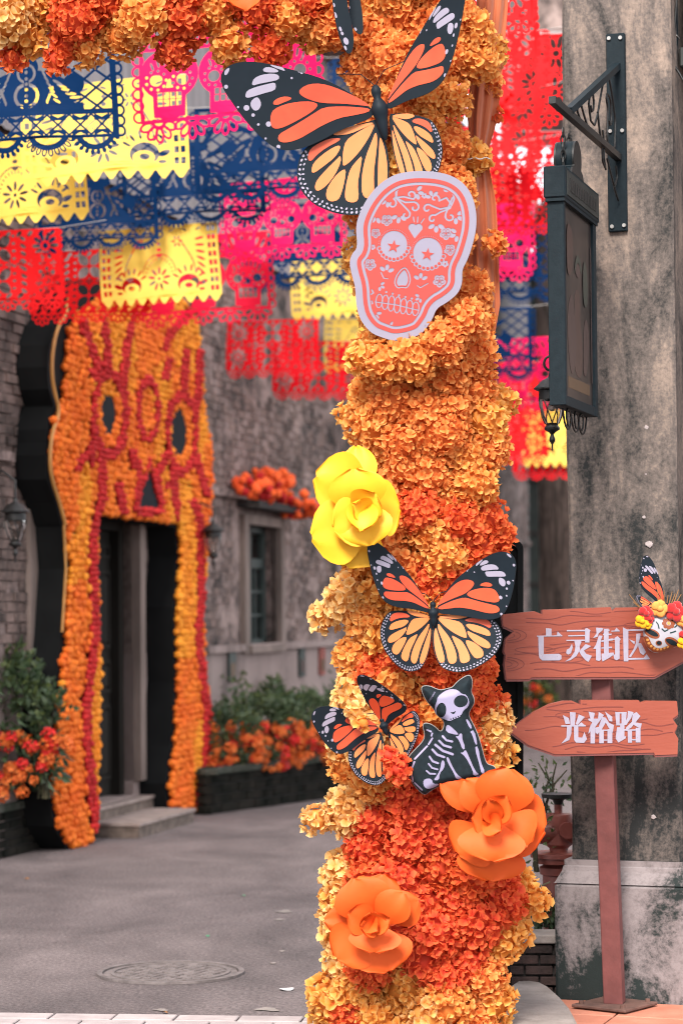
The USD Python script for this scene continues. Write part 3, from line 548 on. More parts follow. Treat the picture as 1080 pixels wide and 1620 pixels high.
PF = np.array([[0, 1, 6], [1, 3, 6], [3, 5, 6], [5, 4, 6], [4, 2, 6], [2, 0, 6]])
def florets(P, Nn, r, rng, np_=4, open_=.5):
    k = len(P); n = Nn / np.linalg.norm(Nn, axis=1, keepdims=True); u = np.cross(n, rng.normal(0, 1, (k, 3))); u /= np.linalg.norm(u, axis=1, keepdims=True); w = np.cross(n, u)
    R = r * rng.uniform(.75, 1.2, k); V = []
    for j in range(np_):
        a = 2 * pi * j / np_ + rng.normal(0, .14, k); el = open_ * rng.uniform(.2, 1.5, k); ws = rng.uniform(.85, 1.25, k)
        dirr = u * np.cos(a)[:, None] + w * np.sin(a)[:, None]; side = -u * np.sin(a)[:, None] + w * np.cos(a)[:, None]
        x = PT[None, :, 0] * np.cos(el)[:, None] - PT[None, :, 2] * np.sin(el)[:, None] * .3; z = PT[None, :, 0] * np.sin(el)[:, None] + PT[None, :, 2] * rng.uniform(-.6, 1.3, (k, 1)); y = PT[None, :, 1] * ws[:, None]
        x = x + rng.normal(0, .05, x.shape); y = y + rng.normal(0, .05, y.shape); z = z + rng.normal(0, .13, z.shape) * (PT[None, :, 0] > .2)
        V.append(P[:, None] + R[:, None, None] * (x[..., None] * dirr[:, None] + y[..., None] * side[:, None] + z[..., None] * n[:, None]))
    V = np.stack(V, 1).reshape(-1, 3); return V, (PF[None] + 7 * np.arange(k * np_)[:, None, None]).reshape(-1, 3)
def shrub(name, label, base, rx, ry, h, nl, heads, cat_='shrub', lm='leaf', L=.07, group=None, top=None, seed=0, stems=7):
    rng = np.random.default_rng(seed); base = np.asarray(base, float); s = thing(name, label, cat_, base, group)
    tips = []; st = []
    for k in range(stems):
        a = rng.uniform(0, 2 * pi); q = base + [rx * .85 * math.cos(a) * rng.uniform(.3, 1), ry * .85 * math.sin(a) * rng.uniform(.3, 1), h * rng.uniform(.6, 1.0)]
        c = base + (q - base) * [.2, .2, .5]; st.append(tube([base + [rng.uniform(-.3, .3) * rx, rng.uniform(-.3, .3) * ry, 0], c, q], [.007, .005, .0025], 5)); tips.append(q)
    part(s, 'stem', cat(st), M['stem'])
    u = rng.normal(0, 1, (nl, 3)); u /= np.linalg.norm(u, axis=1, keepdims=True); rad = rng.uniform(.45, 1, (nl, 1)) ** .6
    P = base + [0, 0, h * .5] + u * rad * [rx, ry, h * .52]
    keep = meshkit.noise(P * 5.0, seed) > .33; k2 = rng.integers(0, len(tips), nl); P[~keep] = np.array(tips)[k2[~keep]] + rng.normal(0, .05, ((~keep).sum(), 3)); P[:, 2] = np.maximum(P[:, 2], base[2] + .01)
    part(s, 'foliage', leafset(P, u, L, L * .5, rng), M[lm])
    m2 = rng.random(nl) < .3; part(s, 'young_leaves', leafset(P[m2] + [0, -.01, .02], u[m2], L * .8, L * .4, rng), M['leaf_light'])
    for (dx, dz, r, m) in heads:
        c = base + [dx, -ry * rng.uniform(.75, 1.05), dz]; part(s, 'flower_head', floret_head(c, r, (0.1, -1, .55), rng, 12, r * .62), M[m])
    return s
def planter(name, label, front, back, h, mats, brick, rows, nbricks):
    b0 = np.array([*front[0], 0.0]); p = thing(name, label, 'planter', b0)
    poly = Polygon([tuple(q) for q in front] + [tuple(q) for q in back[::-1]])
    part(p, 'core', extrude(poly.buffer(-.012), 0, h - .03), M['mortar'])
    part(p, 'soil', extrude(poly.buffer(-.06), h - .03, h - .01), M['soil'])
    nn = 0
    pts = list(front)
    for i in range(len(pts) - 1):
        a, b = np.array([*pts[i], 0]), np.array([*pts[i + 1], 0]); L = np.linalg.norm(b - a); e = (b - a) / L; n = np.array([e[1], -e[0], 0])
        for r in range(rows):
            hh = (h - .05) / rows; x = -(r % 2) * brick * .5
            while x < L - .02:
                w = min(brick, L - x) if x >= 0 else brick + x; xx = max(x, 0)
                if w > .03: part(p, 'brick', box(a + e * (xx + w / 2) + n * (-.03 + rng.uniform(0, .007)) + [0, 0, (r + .5) * hh], (w - .01, .07, hh - .01), np.array([e, -n, [0, 0, 1]]), bev=.004), mats); nn += 1
                x += brick
        x = 0
        while x < L - .02:
            w = min(brick * 1.6, L - x); part(p, 'coping_stone', box(a + e * (x + w / 2) + n * (-.045) + [0, 0, h - .025], (w - .006, .13, .05), np.array([e, -n, [0, 0, 1]]), bev=.006), M['moss'] if mats is M['dark_brick'] else M['pale_stone']); x += brick * 1.6
    return p
M['moss'] = mat('mossy_coping', (0.025, 0.032, 0.020), (0.075, 0.075, 0.06), rough=.95, scale=9, bump=.6, bscale=50)
g = lambda px, py: ground(px, py)[:2]
a0, a1 = g(70, 1342), g(-40, 1370); bk0, bk1 = F.P(F.hit(60, 1200, D)[0] - .1, 0, D)[:2], F.P(-4.4, 0, D)[:2]
pl1 = planter('brick_planter', 'low mossy brick planter at the lower left by the skull doorway', [a1 - np.array([.25, .9]) , a1, a0, a0 + np.array([-.20, .05])], [a1 - np.array([1.1, .8]), a1 - np.array([1.0, .1]), bk0 - [.1, .1], bk0], .335, M['dark_brick'], .21, 5, 0)
q0, q1, q2 = g(322, 1290), g(420, 1277), g(520, 1263); q3 = q2 + (q2 - q1) * .9
wt0, wt1 = F.P(H(322, 1100)[0] + .05, 0, D)[:2], F.P(H(560, 1100)[0] + 2.0, 0, D)[:2]
pl2 = planter('brick_planter', 'long dark brick planter under the window, full of orange flowers', [q0 + np.array([-.02, .55]), q0, q1, q2, q3], [wt0, wt0 + np.array([.02, .1]), (wt0 + wt1) / 2, wt1, wt1 + np.array([.3, 0])], .345, M['dark_brick'], .23, 4, 0)
G = 'flowering shrubs in the planter under the window'
P3 = lambda px, py, Y: at(px, py, Y)
def heads(n, x0, x1, z0, z1, seed, mix=(.72, .28), r=(.016, .034)):
    q = np.random.default_rng(seed); return [(q.uniform(x0, x1), q.uniform(z0, z1), q.uniform(*r), 'ixora' if q.random() < mix[0] else 'geranium') for _ in range(n)]
c = P3(12, 1265, 14.95); shrub('flowering_shrub', 'leafy green bush with drooping orange flowers in the left planter', c + [-.05, .15, 0], .29, .24, .96, 1100, heads(44, -.2, .22, .02, .42, 1, (.7, .3), (.018, .036)), seed=21, L=.085)
c = P3(68, 1265, 14.95); shrub('flowering_shrub', 'tall loose green shrub leaning against the black side of the skull panel', c + [.0, .08, 0], .15, .12, .72, 220, heads(8, -.02, .16, .18, .42, 2, (.6, .4), (.028, .042)), seed=22, L=.08)
spots = [(358, 1222, 18.6, .30, .30, 10), (398, 1215, 18.95, .30, .34, 17), (440, 1212, 19.3, .31, .36, 22), (482, 1205, 19.7, .31, .33, 17), (520, 1199, 20.1, .30, .34, 9)]
labs = ['green flowering shrub right beside the right leg of the skull doorway', 'orange flowering shrub second from the skull doorway in the long planter', 'shrub most crowded with orange flowers, midway along the long planter', 'orange flowering shrub in the long planter left of the flower column', 'orange flowering shrub partly hidden behind the flower column edge']
for i, (px, py, Y, rx, h, nh) in enumerate(spots):
    shrub('flowering_shrub', labs[i], P3(px, py, Y), rx, .28, h + .22, 620, heads(int(nh * 4), -rx * .95, rx * .95, .0, h * 1.0, 30 + i), group=G, seed=40 + i, L=.07)
for i, (px, py, Y, h, lab) in enumerate([(432, 1180, 20.6, .62, 'ivy climbing the dado wall under the window corner'), (368, 1190, 19.6, .60, 'spindly light green sprigs rising before the wall by the doorway'), (487, 1180, 21.5, .45, 'thin sprig against the wall right of the ivy')]):
    shrub('climbing_plant', lab, P3(px, py, Y), .09 if i != 1 else .2, .07, h, [220, 60, 50][i], [], 'climbing plant', ['leaf', 'leaf_light', 'leaf'][i], .07, seed=60 + i, stems=4)
# flower heads on the shelf over the window
M['ixora_ball'] = mat('vermilion_ball', (0.76, 0.075, 0.012), (0.86, 0.13, 0.02), rough=.8, scale=4, bump=.9, bscale=110, k=1.0)
wf = thing('window_flower_garland', 'bunch of orange flowers on the shelf over the window', 'flowers', F.P((fl + fr) / 2, fz1 + .13, D + .15))
ta, tb = F.hit(380, 790, D + .16)[0], F.hit(478, 790, D + .16)[0]; zz = fz1 + .13
pts_ = []
for k in range(130):
    u = rng.uniform(0, 1); t = ta + (tb - ta) * u; hgt = .24 * math.sin(pi * min(max(u * .9 + .08, 0), 1)) + .02
    c = F.P(t + .02, zz + rng.uniform(-.04, 1) * hgt - (.10 * (u > .75)), D + rng.uniform(.05, .34)); part(wf, 'flower_ball', pom_at(c, rng.uniform(.030, .044), F.B + rng.normal(0, .4, 3), 0), M['ixora_ball'] if rng.random() < .8 else M['pom_red'], smooth=True)
# far flowers and grass on the right, behind the sign boards
for i, (px, py, Y, rx, h, nh, lab) in enumerate([(836, 1128, 29.0, .34, .55, 16, 'far shrub with red and orange flowers between the black board and the pillar'), (880, 1090, 37, .5, .4, 0, 'far green shrub beside the arch')]):
    shrub('far_shrub', lab, P3(px, py + 30, Y), rx, .3, h * 1.15, 520, heads(nh, -rx, rx, .05, h, 80 + i, (.4, .6), (.03, .05)), lm='leaf_light', seed=90 + i, L=.1)
# ================================================================ cut paper banners over the street
def petals(n, x, y, r0, r1, w, rot=0): return unary_union([affinity.rotate(ell(x + (r0 + r1) / 2, y, (r1 - r0) / 2, w, 0, 3), rot + 360 * k / n, origin=(x, y)) for k in range(n)])
def rings(pts, r, w): return unary_union([Point(p).buffer(r, 4).difference(Point(p).buffer(r - w, 4)) for p in pts])
W2, HH = .45, .53
def pat_blue():
    ysc = np.linspace(-.045, -.47, 10)
    g = [sbox(-.43, -.022, .43, 0), sbox(-.43, -.49, -.40, 0), sbox(.40, -.49, .43, 0), sbox(-.43, -.385, .43, -.362), sbox(-.43, -.495, .43, -.480), rings([(.435, y) for y in ysc], .028, .011), rings([(-.435, y) for y in ysc], .028, .011)]
    lat = []
    for k in range(-6, 7):
        lat += [line([(k * .11 - .25, 0), (k * .11 + .25, -.37)], .011), line([(k * .11 + .25, 0), (k * .11 - .25, -.37)], .011)]
    lat = unary_union(lat).intersection(sbox(-.42, -.37, .42, 0)).intersection(unary_union([sbox(-.42, -.37, -.20, 0), sbox(.20, -.37, .42, 0)]))
    fig = unary_union([ell(0, -.36, .27, .19, 0, 8).intersection(sbox(-1, -.37, 1, 1)), ell(0, -.16, .06, .06), ell(0, -.095, .10, .035), ell(-.225, -.245, .05), ell(.225, -.245, .05), line([(-.06, -.1), (-.13, 0)], .03), line([(.06, -.1), (.13, 0)], .03), line([(-.1, -.15), (-.2, -.11)], .03), line([(.1, -.15), (.2, -.11)], .03)])
    cut = [Point(0, -.29).buffer(.062, 6).difference(Point(0, -.29).buffer(.046, 6)).difference(sbox(-.012, -.4, .012, -.2)), Point(0, -.185).buffer(.047, 6).difference(Point(0, -.185).buffer(.035, 6)).difference(sbox(-.012, -.3, .012, -.1))]
    cut += [ell(0, y, .009) for y in (-.155, -.18, -.21, -.235, -.26, -.29, -.315)]
    for s in (-1, 1):
        for k in range(6): cut += [ell(s * (.085 + .012 * k), -.19 - .026 * k, .006, .02, s * (28 + 6 * k), 3), ell(s * (.15 + .02 * k), -.235 - .018 * k, .026, .007, s * -(30 - 8 * k), 3), ell(s * (.10 + .005 * k), -.32 + .012 * k, .006, .012, 0, 3)]
    fig = fig.difference(unary_union(cut))
    fig = fig.union(sbox(-.26, -.37, .26, -.335).difference(unary_union([ell(x, -.351, .011) for x in np.arange(-.24, .25, .027)])))
    band = []
    for k in range(8):
        x0 = -.40 + k * .1; xm = x0 + .05
        band += [line([(x0, -.385), (x0 + .1, -.48)], .009), line([(x0 + .1, -.385), (x0, -.48)], .009), Polygon([(xm - .034, -.385), (xm - .034, -.41), (xm + .034, -.41), (xm + .034, -.385), (xm, -.402)]).buffer(.002), Polygon([(xm - .034, -.482), (xm - .034, -.458), (xm + .034, -.458), (xm + .034, -.482), (xm, -.466)]).buffer(.002)]
    fr = []
    for i, x in enumerate((-.32, -.107, .107, .32)):
        a = Point(x, -.455).buffer(.098, 10).difference(Point(x, -.455).buffer(.072, 10)).intersection(sbox(-1, -.7, 1, -.488)); fr.append(a)
        for k in range(10):
            an = -pi * (.13 + .74 * k / 9); cx, cy = x + .108 * math.cos(an), -.455 + .108 * math.sin(an)
            e = ell(cx, cy, .021, .012, math.degrees(an), 3); fr.append(e.difference(ell(cx, cy, .013, .006, math.degrees(an), 3)) if i % 2 == 0 else ell(cx, cy, .014, .010, math.degrees(an), 2))
    return unary_union(g + [lat, fig] + band + fr)
def pat_pink():
    ysc = np.linspace(-.03, -.46, 9)
    g = [sbox(-.43, -.15, .43, 0), sbox(-.43, -.49, -.415, 0), sbox(.415, -.49, .43, 0), sbox(-.43, -.49, .43, -.474), rings([(.437, y) for y in ysc], .029, .010), rings([(-.437, y) for y in ysc], .029, .010)]
    cut = []
    for x in (-.3, -.02, .26):
        for s in (-1, 1):
            for k in range(3): cut.append(ell(x + s * (.05 + .045 * k), -.06 - .008 * k, .011, .034, s * -30, 4))
        cut += [ell(x, -.035, .014, .02)]
    cut += [ell(x, -.125, .012) for x in np.arange(-.38, .4, .07)]
    for x in (-.285, 0, .285):
        y = -.265; g += [ell(x, y, .142, .125, 0, 8), sbox(x - .075, -.46, x + .075, -.34).buffer(.006), ell(x, -.452, .06, .03)]
        cut += [ell(x - .064, y - .025, .030, .028), ell(x + .064, y - .025, .030, .028), Polygon([(x - .018, y - .062), (x + .018, y - .062), (x + .010, y - .028), (x, y - .018), (x - .010, y - .028)])]
        for s in (-1, 1):
            for k in range(9): a = 2 * pi * k / 9; cut.append(ell(x + s * .064 + .048 * math.cos(a), y - .025 + .046 * math.sin(a), .0075, .0075, 0, 2))
        for k in range(-3, 4): cut.append(ell(x + .028 * k, y + .068 - .005 * k * k * .6, .007, .022, -7 * k, 3))
        for k in range(4):
            for j in (0, 1): cut.append(sbox(x - .058 + k * .031, -.378 - j * .034, x - .035 + k * .031, -.350 - j * .034).buffer(.002))
    body = unary_union(g).difference(unary_union(cut)); fr = []
    for k in range(5):
        x = -.344 + k * .172
        fr.append(ell(x, -.485, .035, .03).difference(ell(x, -.485, .022, .017)))
        for a in (-160, -125, -90, -55, -20):
            cx, cy = x + .062 * math.cos(math.radians(a)), -.487 + .058 * math.sin(math.radians(a)); fr.append(ell(cx, cy, .038, .024, a, 4).difference(ell(cx, cy, .026, .0135, a, 4)))
    return body.union(unary_union(fr).intersection(sbox(-1, -.7, 1, -.47)))
def pat_yellow():
    base = sbox(-.44, -.49, .44, 0); cut = []
    for s in (-1, 1):
        for i in range(2):
            for j in range(8): cut.append(sbox(s * (.375 + i * .034) - .012, -.46 + j * .058, s * (.375 + i * .034) + .012, -.425 + j * .058))
        cx = s * .21
        sp = [(cx + s * (.075 - .011 * k) * math.cos(.75 * k), -.385 + (.075 - .011 * k) * math.sin(.75 * k)) for k in range(6)]
        cut += [ell(cx, -.40, .075, .062, 0, 6).difference(ell(cx - s * .004, -.42, .056, .038, 0, 6)).difference(sbox(cx - .1, -.6, cx + .1, -.44)), ell(cx, -.415, .026, .018)]
        for k in range(6): a = math.radians(30 + 24 * k); cut.append(ell(cx + .105 * math.cos(a), -.395 + .10 * math.sin(a), .026, .008, 30 + 24 * k, 3))
        for k in range(6): cut.append(ell(s * .305, -.10 - .045 * k, .034, .009, s * (10 - 12 * k), 3))
        cut += [LineString([(s * (.16 + .10 * math.sin(t)), -.10 - .2 * t / 1.4) for t in np.linspace(0, 1.5, 8)]).buffer(.0045), ell(s * .31, -.40, .033, .016, s * 20), ell(s * .30, -.445, .022, .010)]
    cut += [petals(9, 0, -.36, .028, .085, .010, 10), ell(0, -.36, .012)]
    cut += [LineString([(.125 * math.cos(a), -.34 + .15 * math.sin(a)) for a in np.linspace(.15, pi - .15, 16)]).buffer(.0035)]
    for k in range(13): a = math.radians(15 + 12.5 * k); cut.append(ell(.10 * math.cos(a), -.345 + .125 * math.sin(a), .012, .004, math.degrees(a), 2))
    for k in range(4): cut.append(ell(0, -.08 - .04 * k, .012 + .003 * k, .012))
    for k in range(7): cut.append(ell(-.3 + .1 * k, -.035, .022, .007, 20 * (-1) ** k, 3))
    for x in (-.14, .14): cut += [petals(6, x, -.11, .012, .042, .008)]
    fr = [SP([(-.44 + .088 * k, -.48), (-.44 + .088 * (k + .15), -.505), (-.44 + .088 * (k + .5), -.545), (-.44 + .088 * (k + .85), -.505), (-.44 + .088 * (k + 1), -.48)], 1) for k in range(10)]
    return base.difference(unary_union(cut)).union(unary_union(fr))
def pat_red():
    base = sbox(-.43, -.47, .43, 0); cut = []
    for i, x in enumerate((-.33, 0, .33)):
        for j, y in enumerate((-.115, -.345)):
            if x: cut += [petals(10, x, y, .03, .092, .0150, 18 * j), ell(x, y, .020)]
    cut += [petals(4, 0, -.12, .015, .112, .036, 45), petals(4, 0, -.34, .015, .112, .034, 45)]
    for y in (-.03, -.23, -.44):
        for x in np.arange(-.38, .4, .076): cut.append(ell(x, y, .026, .014, 45, 2) if y != -.23 else petals(4, x, y, .004, .027, .008))
    for y in np.arange(-.06, -.44, -.05): cut += [ell(-.175, y, .024, .013, 35, 2), ell(.175, y, .024, .013, -35, 2), ell(-.11, y + .02, .014, .010, 0, 2), ell(.11, y + .02, .014, .010, 0, 2)]
    fr = [ell(s * .432, y, .018, .022, 0, 3) for s in (-1, 1) for y in np.arange(-.03, -.46, -.046)]
    body = base.union(unary_union(fr)).difference(unary_union(cut)); f2 = []
    for k in range(6):
        x = -.36 + k * .144
        for a in (-160, -125, -90, -55, -20): cx, cy = x + .048 * math.cos(math.radians(a)), -.468 + .05 * math.sin(math.radians(a)); f2.append(ell(cx, cy, .032, .021, a, 3).difference(ell(cx, cy, .020, .011, a, 3)))
    return body.union(unary_union(f2).intersection(sbox(-1, -.7, 1, -.46)))
def paper(name, c): return mat(name, tuple(x * .93 for x in c), c, rough=.6, scale=2.5, trans=.36, spec=.08, k=1.0)
PAT = {'blue': pat_blue(), 'pink': pat_pink(), 'yellow': pat_yellow(), 'red': pat_red()}
COL = {'blue': ('blue', paper('paper_blue', (0.002, 0.027, 0.100))), 'pink': ('pink', paper('paper_pink', (0.88, 0.012, 0.125))), 'yellow': ('yellow', paper('paper_yellow', (0.96, 0.72, 0.15))),
       'red': ('red', paper('paper_red', (0.88, 0.018, 0.022))), 'crimson': ('pink', paper('paper_crimson', (0.78, 0.014, 0.055))), 'scarlet': ('red', paper('paper_scarlet', (0.76, 0.010, 0.020)))}
cord = mat('white_cord', (.5, .47, .45))
SHEET = {}
for k, p in PAT.items():
    p = p.simplify(.0012).buffer(0); v, f = extrude(p, 0, .0012)
    v, f = trimesh.remesh.subdivide_to_size(v, f, .09, max_iter=8); v = np.array(v)
    v[:, 2] += .034 * np.sin(v[:, 0] * 9 + 1) * (.15 - v[:, 1]) + .016 * np.sin(v[:, 1] * 8 + v[:, 0] * 5) + .05 * np.maximum(-v[:, 1] - .36, 0) * np.sin(v[:, 0] * 21)
    SHEET[k] = (np.c_[v[:, 0], -v[:, 2], v[:, 1]], f)
BAN = [  # left, top, right edge in the photograph, colour, sag, label
    (-112, 52, 190, 'blue', .6, 'large dark blue cut paper banner at the upper left under the flower beam'),
    (207, 20, 507, 'pink', .8, 'pink cut paper banner with a row of skulls left of the big butterfly'),
    (548, -115, 846, 'red', 1, 'red cut paper banner highest behind the top of the flower column'),
    (846, 47, 1090, 'red', -2, 'red cut paper banner with ten petal flowers running behind the stained pillar'),
    (28, 128, 297, 'yellow', 2.5, 'yellow cut paper banner with scalloped hem behind the large blue and pink ones'),
    (-98, 212, 140, 'yellow', 2, 'yellow cut paper banner cut off by the left picture edge below the blue one'),
    (186, 208, 420, 'blue', 1.5, 'dark blue cut paper banner with lattice ends beneath the left wing of the big butterfly'),
    (300, 165, 540, 'blue', .5, 'dark blue cut paper banner half hidden by the big butterfly wing'),
    (52, 268, 254, 'blue', 1, 'dark blue banner lying behind the yellow scalloped one, above the red ones'),
    (345, 282, 544, 'pink', 1, 'pink cut paper banner hanging just below the big butterfly lower wing'),
    (212, 372, 430, 'crimson', 1.2, 'crimson skull banner ending in a scalloped edge left of the sugar skull board'),
    (148, 358, 350, 'yellow', 1, 'yellow cut paper banner hanging over the forehead of the marigold skull'),
    (-108, 365, 100, 'red', 1, 'red cut paper banner at the left edge above the black lobes'),
    (46, 395, 236, 'red', .5, 'red cut paper banner touching the top of the marigold skull'),
    (372, 322, 580, 'blue', .6, 'blue cut paper banner beside the left edge of the sugar skull board'),
    (454, 398, 628, 'yellow', .5, 'yellow cut paper banner left of the sugar skull chin'),
    (511, 503, 655, 'yellow', -1, 'small yellow banner lowest beside the flower column'),
    (357, 506, 506, 'scarlet', -1, 'scarlet banner of round flowers hung before the weathered wall'),
    (430, 540, 580, 'scarlet', -2.5, 'scarlet banner with a ragged hem, lowest one before the brick wall'),
    (520, 85, 720, 'blue', .5, 'blue banner scarcely showing behind the flower column top'),
    (655, 55, 868, 'red', 2, 'red cut paper banner behind the bracket arm, second from the top'),
    (640, 150, 852, 'red', 3, 'red cut paper banner level with the chains of the hanging sign'),
    (668, 228, 845, 'red', 2, 'red cut paper banner beside the top of the hanging sign'),
    (832, 205, 1010, 'scarlet', -2, 'scarlet banner half hidden behind the hanging sign box'),
    (628, 242, 786, 'yellow', 1, 'yellow banner showing as a sliver right of the rust cloth'),
    (648, 325, 840, 'pink', 1, 'pink banner with scalloped end right of the sugar skull board'),
    (700, 358, 892, 'blue', 1.5, 'dark blue lattice banner between the flower column and the hanging sign'),
    (662, 488, 842, 'blue', .5, 'dark blue banner level with the middle of the hanging sign'),
    (728, 535, 905, 'pink', 1, 'pink banner behind the lantern'),
    (826, 648, 975, 'yellow', -1, 'yellow banner glowing behind the lantern pendant'),
    (708, 640, 862, 'red', 1, 'red banner low behind the right edge of the flower column'),
    (812, 668, 960, 'scarlet', -1, 'scarlet banner lowest behind the lantern, beside the pillar'),
    (700, 575, 850, 'red', 1, 'red banner between the blue one and the lantern'),
    (590, -38, 848, 'red', 1.5, 'red banner with large four petal cutouts right of the upper butterfly wing'),
    (700, 268, 872, 'scarlet', 1, 'scarlet banner just left of the hanging sign header'),
]
first = {}
rng = np.random.default_rng(5)
cd, sd = math.cos(math.radians(13.5)), math.sin(math.radians(13.5))
YOV = {9: 15.0, 14: 16.4, 11: 14.3, 12: 14.0, 13: 14.7, 10: 15.7, 33: 12.4, 34: 16.0, 35: 17.0}
for i, (x0, y0, x1, colr, sag, lab) in enumerate(BAN):
    pat, m = COL[colr]; wpx = x1 - x0; Y = .90 * cd * FPX / wpx; lim = F.P(*F.hit(x0 + 10, 480, .12), .12)[1] - .35 if x0 < 330 else F.P(*H(x0, 560), 0)[1] - .5
    sc_ = min(1.0, lim / Y) if i not in YOV else YOV[i] / Y; Y *= sc_; o = at((x0 + x1) / 2, y0, Y)
    p = numbered('/World', 'paper_banner'); x = UsdGeom.Xform.Define(stage, p); BASE[p] = np.zeros(3)
    x.AddTranslateOp().Set(Gf.Vec3d(*map(float, o))); x.AddRotateXYZOp().Set(Gf.Vec3f(float(rng.uniform(-5, 5)), float(-sag * .9), float(-13.5 + rng.uniform(-5, 5))))
    x.AddScaleOp().Set(Gf.Vec3f(sc_, sc_, sc_))
    tag(x.GetPrim(), lab, 'paper banner', 'cut paper banners strung across the street')
    if colr not in first:
        usdkit.mesh(stage, p + '/sheet', SHEET[pat], m)
        usdkit.mesh(stage, p + '/cord', tube([(-.75, 0.002, .035), (-.44, 0.002, .003), (0, 0.002, -.004), (.44, 0.002, .003), (.75, 0.002, .035)], .0025, 4), cord)
        first[colr] = p
    else:
        x.GetPrim().GetReferences().AddInternalReference(first[colr]); x.GetPrim().SetInstanceable(True)
# ================================================================ stained pillar and what stands round it
B0 = ground(878, 1586); B0 = np.array([B0[0], B0[1], 0])
Q = Grid(B0, 0); Q.A = np.array([math.cos(math.radians(19)), -math.sin(math.radians(19)), 0]); Q.B = np.array([-math.sin(math.radians(19)), -math.cos(math.radians(19)), 0])   # A to the right along the face, B towards the street
def qs(a0, a1, z0, z1, b0, b1, bev=.006): return box(Q.P((a0 + a1) / 2, (z0 + z1) / 2, (b0 + b1) / 2), (a1 - a0, abs(b1 - b0), z1 - z0), np.array([Q.A, Q.B, [0, 0, 1]]), bev=bev)
sh0 = Q.hit(903, 1340, -.045)[0]; sh1 = Q.hit(1072, 900, -.045)[0]
zb = Q.hit(940, 1362, -.02)[1]
pil = thing('stained_pillar', 'weather stained plaster pillar on a moulded base at the right', 'pillar', B0)
v, f = vf(trimesh.remesh.subdivide_to_size(*vf(qs(sh0, sh1, zb - .01, 5.6, -.50, -.045, .012)), .12, max_iter=8)); v = np.array(v)
nn_ = meshkit.fbm(v * [3, 3, 2.2], 4, 8) - .5; v += np.outer(nn_ * .014, Q.B) + np.outer((meshkit.noise(v * [9, 9, 6], 3) - .5) * .006, Q.A)
part(pil, 'shaft', (v, f), M['pillar'], smooth=35)
part(pil, 'plinth', qs(0.0, .66, -.02, Q.hit(900, 1398)[1], -.60, 0, .012), M['plinth'])
z1_ = Q.hit(900, 1398)[1]
prof = [(0.0, z1_), (.004, z1_ + .004), (.010, z1_ + .016), (.026, z1_ + .045), (.030, z1_ + .062), (.034, z1_ + .066), (.034, zb)]
V = []
for off, z in prof:
    for a, b in ((off, -off), (.66 - off, -off), (.66 - off, -.60 + off), (off, -.60 + off)): V.append(Q.P(a, z, b))
Fq = [[i * 4 + j, i * 4 + (j + 1) % 4, (i + 1) * 4 + (j + 1) % 4, (i + 1) * 4 + j] for i in range(len(prof) - 1) for j in range(4)] + [[24, 25, 26, 27]]
part(pil, 'moulding', (np.array(V), np.array(Fq)), M['plinth'])
for px, py, r in [(1022, 676, .010), (1026, 861, .017), (1018, 818, .008), (1033, 1293, .011), (1021, 750, .004)]:   # old plaster plugs
    t, z = Q.hit(px, py, -.04); c = Q.P(t, z, -.05); part(pil, 'plaster_plug', cat(warp((ball((0, 0, 0), (r * .8, r * .12, r * .7), 2, .9, int(px)))[0:2], lambda q: q @ np.array([Q.A, Q.B, [0, 0, 1]]) + c + Q.B * .007, False)), M['pale_stone'], smooth=True)
# wall in the recess right of the pillar
rb = thing('side_wall', 'brownish recessed wall at the right picture edge beside the pillar', 'wall', Q.P(sh1 + .3, 0, -.3))
part(rb, 'wall', qs(sh1 - .05, sh1 + 1.6, -.05, 5.6, -.75, -.52), M['jamb'])
part(rb, 'upper_block', qs(sh1 + .028, sh1 + 1.6, Q.hit(1075, 84, -.3)[1], 5.6, -.519, -.20), M['pillar'])
part(rb, 'ledge', qs(sh1 + .01, sh1 + 1.6, Q.hit(1075, 118, -.3)[1], Q.hit(1075, 86, -.3)[1] - .002, -.518, -.16), M['olive_iron'])
part(rb, 'stone_block', qs(sh1 + .012, sh1 + .5, Q.hit(1075, 320, -.3)[1], Q.hit(1075, 281, -.3)[1], -.518, -.25), M['pale_stone'])
dp = thing('downpipe', 'slate blue downpipe with a loose black cable at the upper right edge', 'downpipe', Q.P(sh1 + .01, 3, -.16))
a_, z_ = Q.hit(1064, 60, -.16); part(dp, 'pipe', qs(a_ - .014, a_ + .014, Q.hit(1064, 98, -.16)[1], 5.6, -.20, -.16), M['iron'])
part(dp, 'cable', tube([Q.P(*Q.hit(x, y, -.13), -.13) for x, y in [(1074, -300), (1070, 0), (1066, 50), (1063, 90), (1066, 103), (1074, 115), (1088, 140)]], .005, 6), M['dark_iron'], smooth=True)
part(dp, 'clip', qs(a_ - .017, a_ + .017, Q.hit(1064, 57, -.16)[1], Q.hit(1064, 55, -.16)[1], -.21, -.157, 0), M['bolt'])

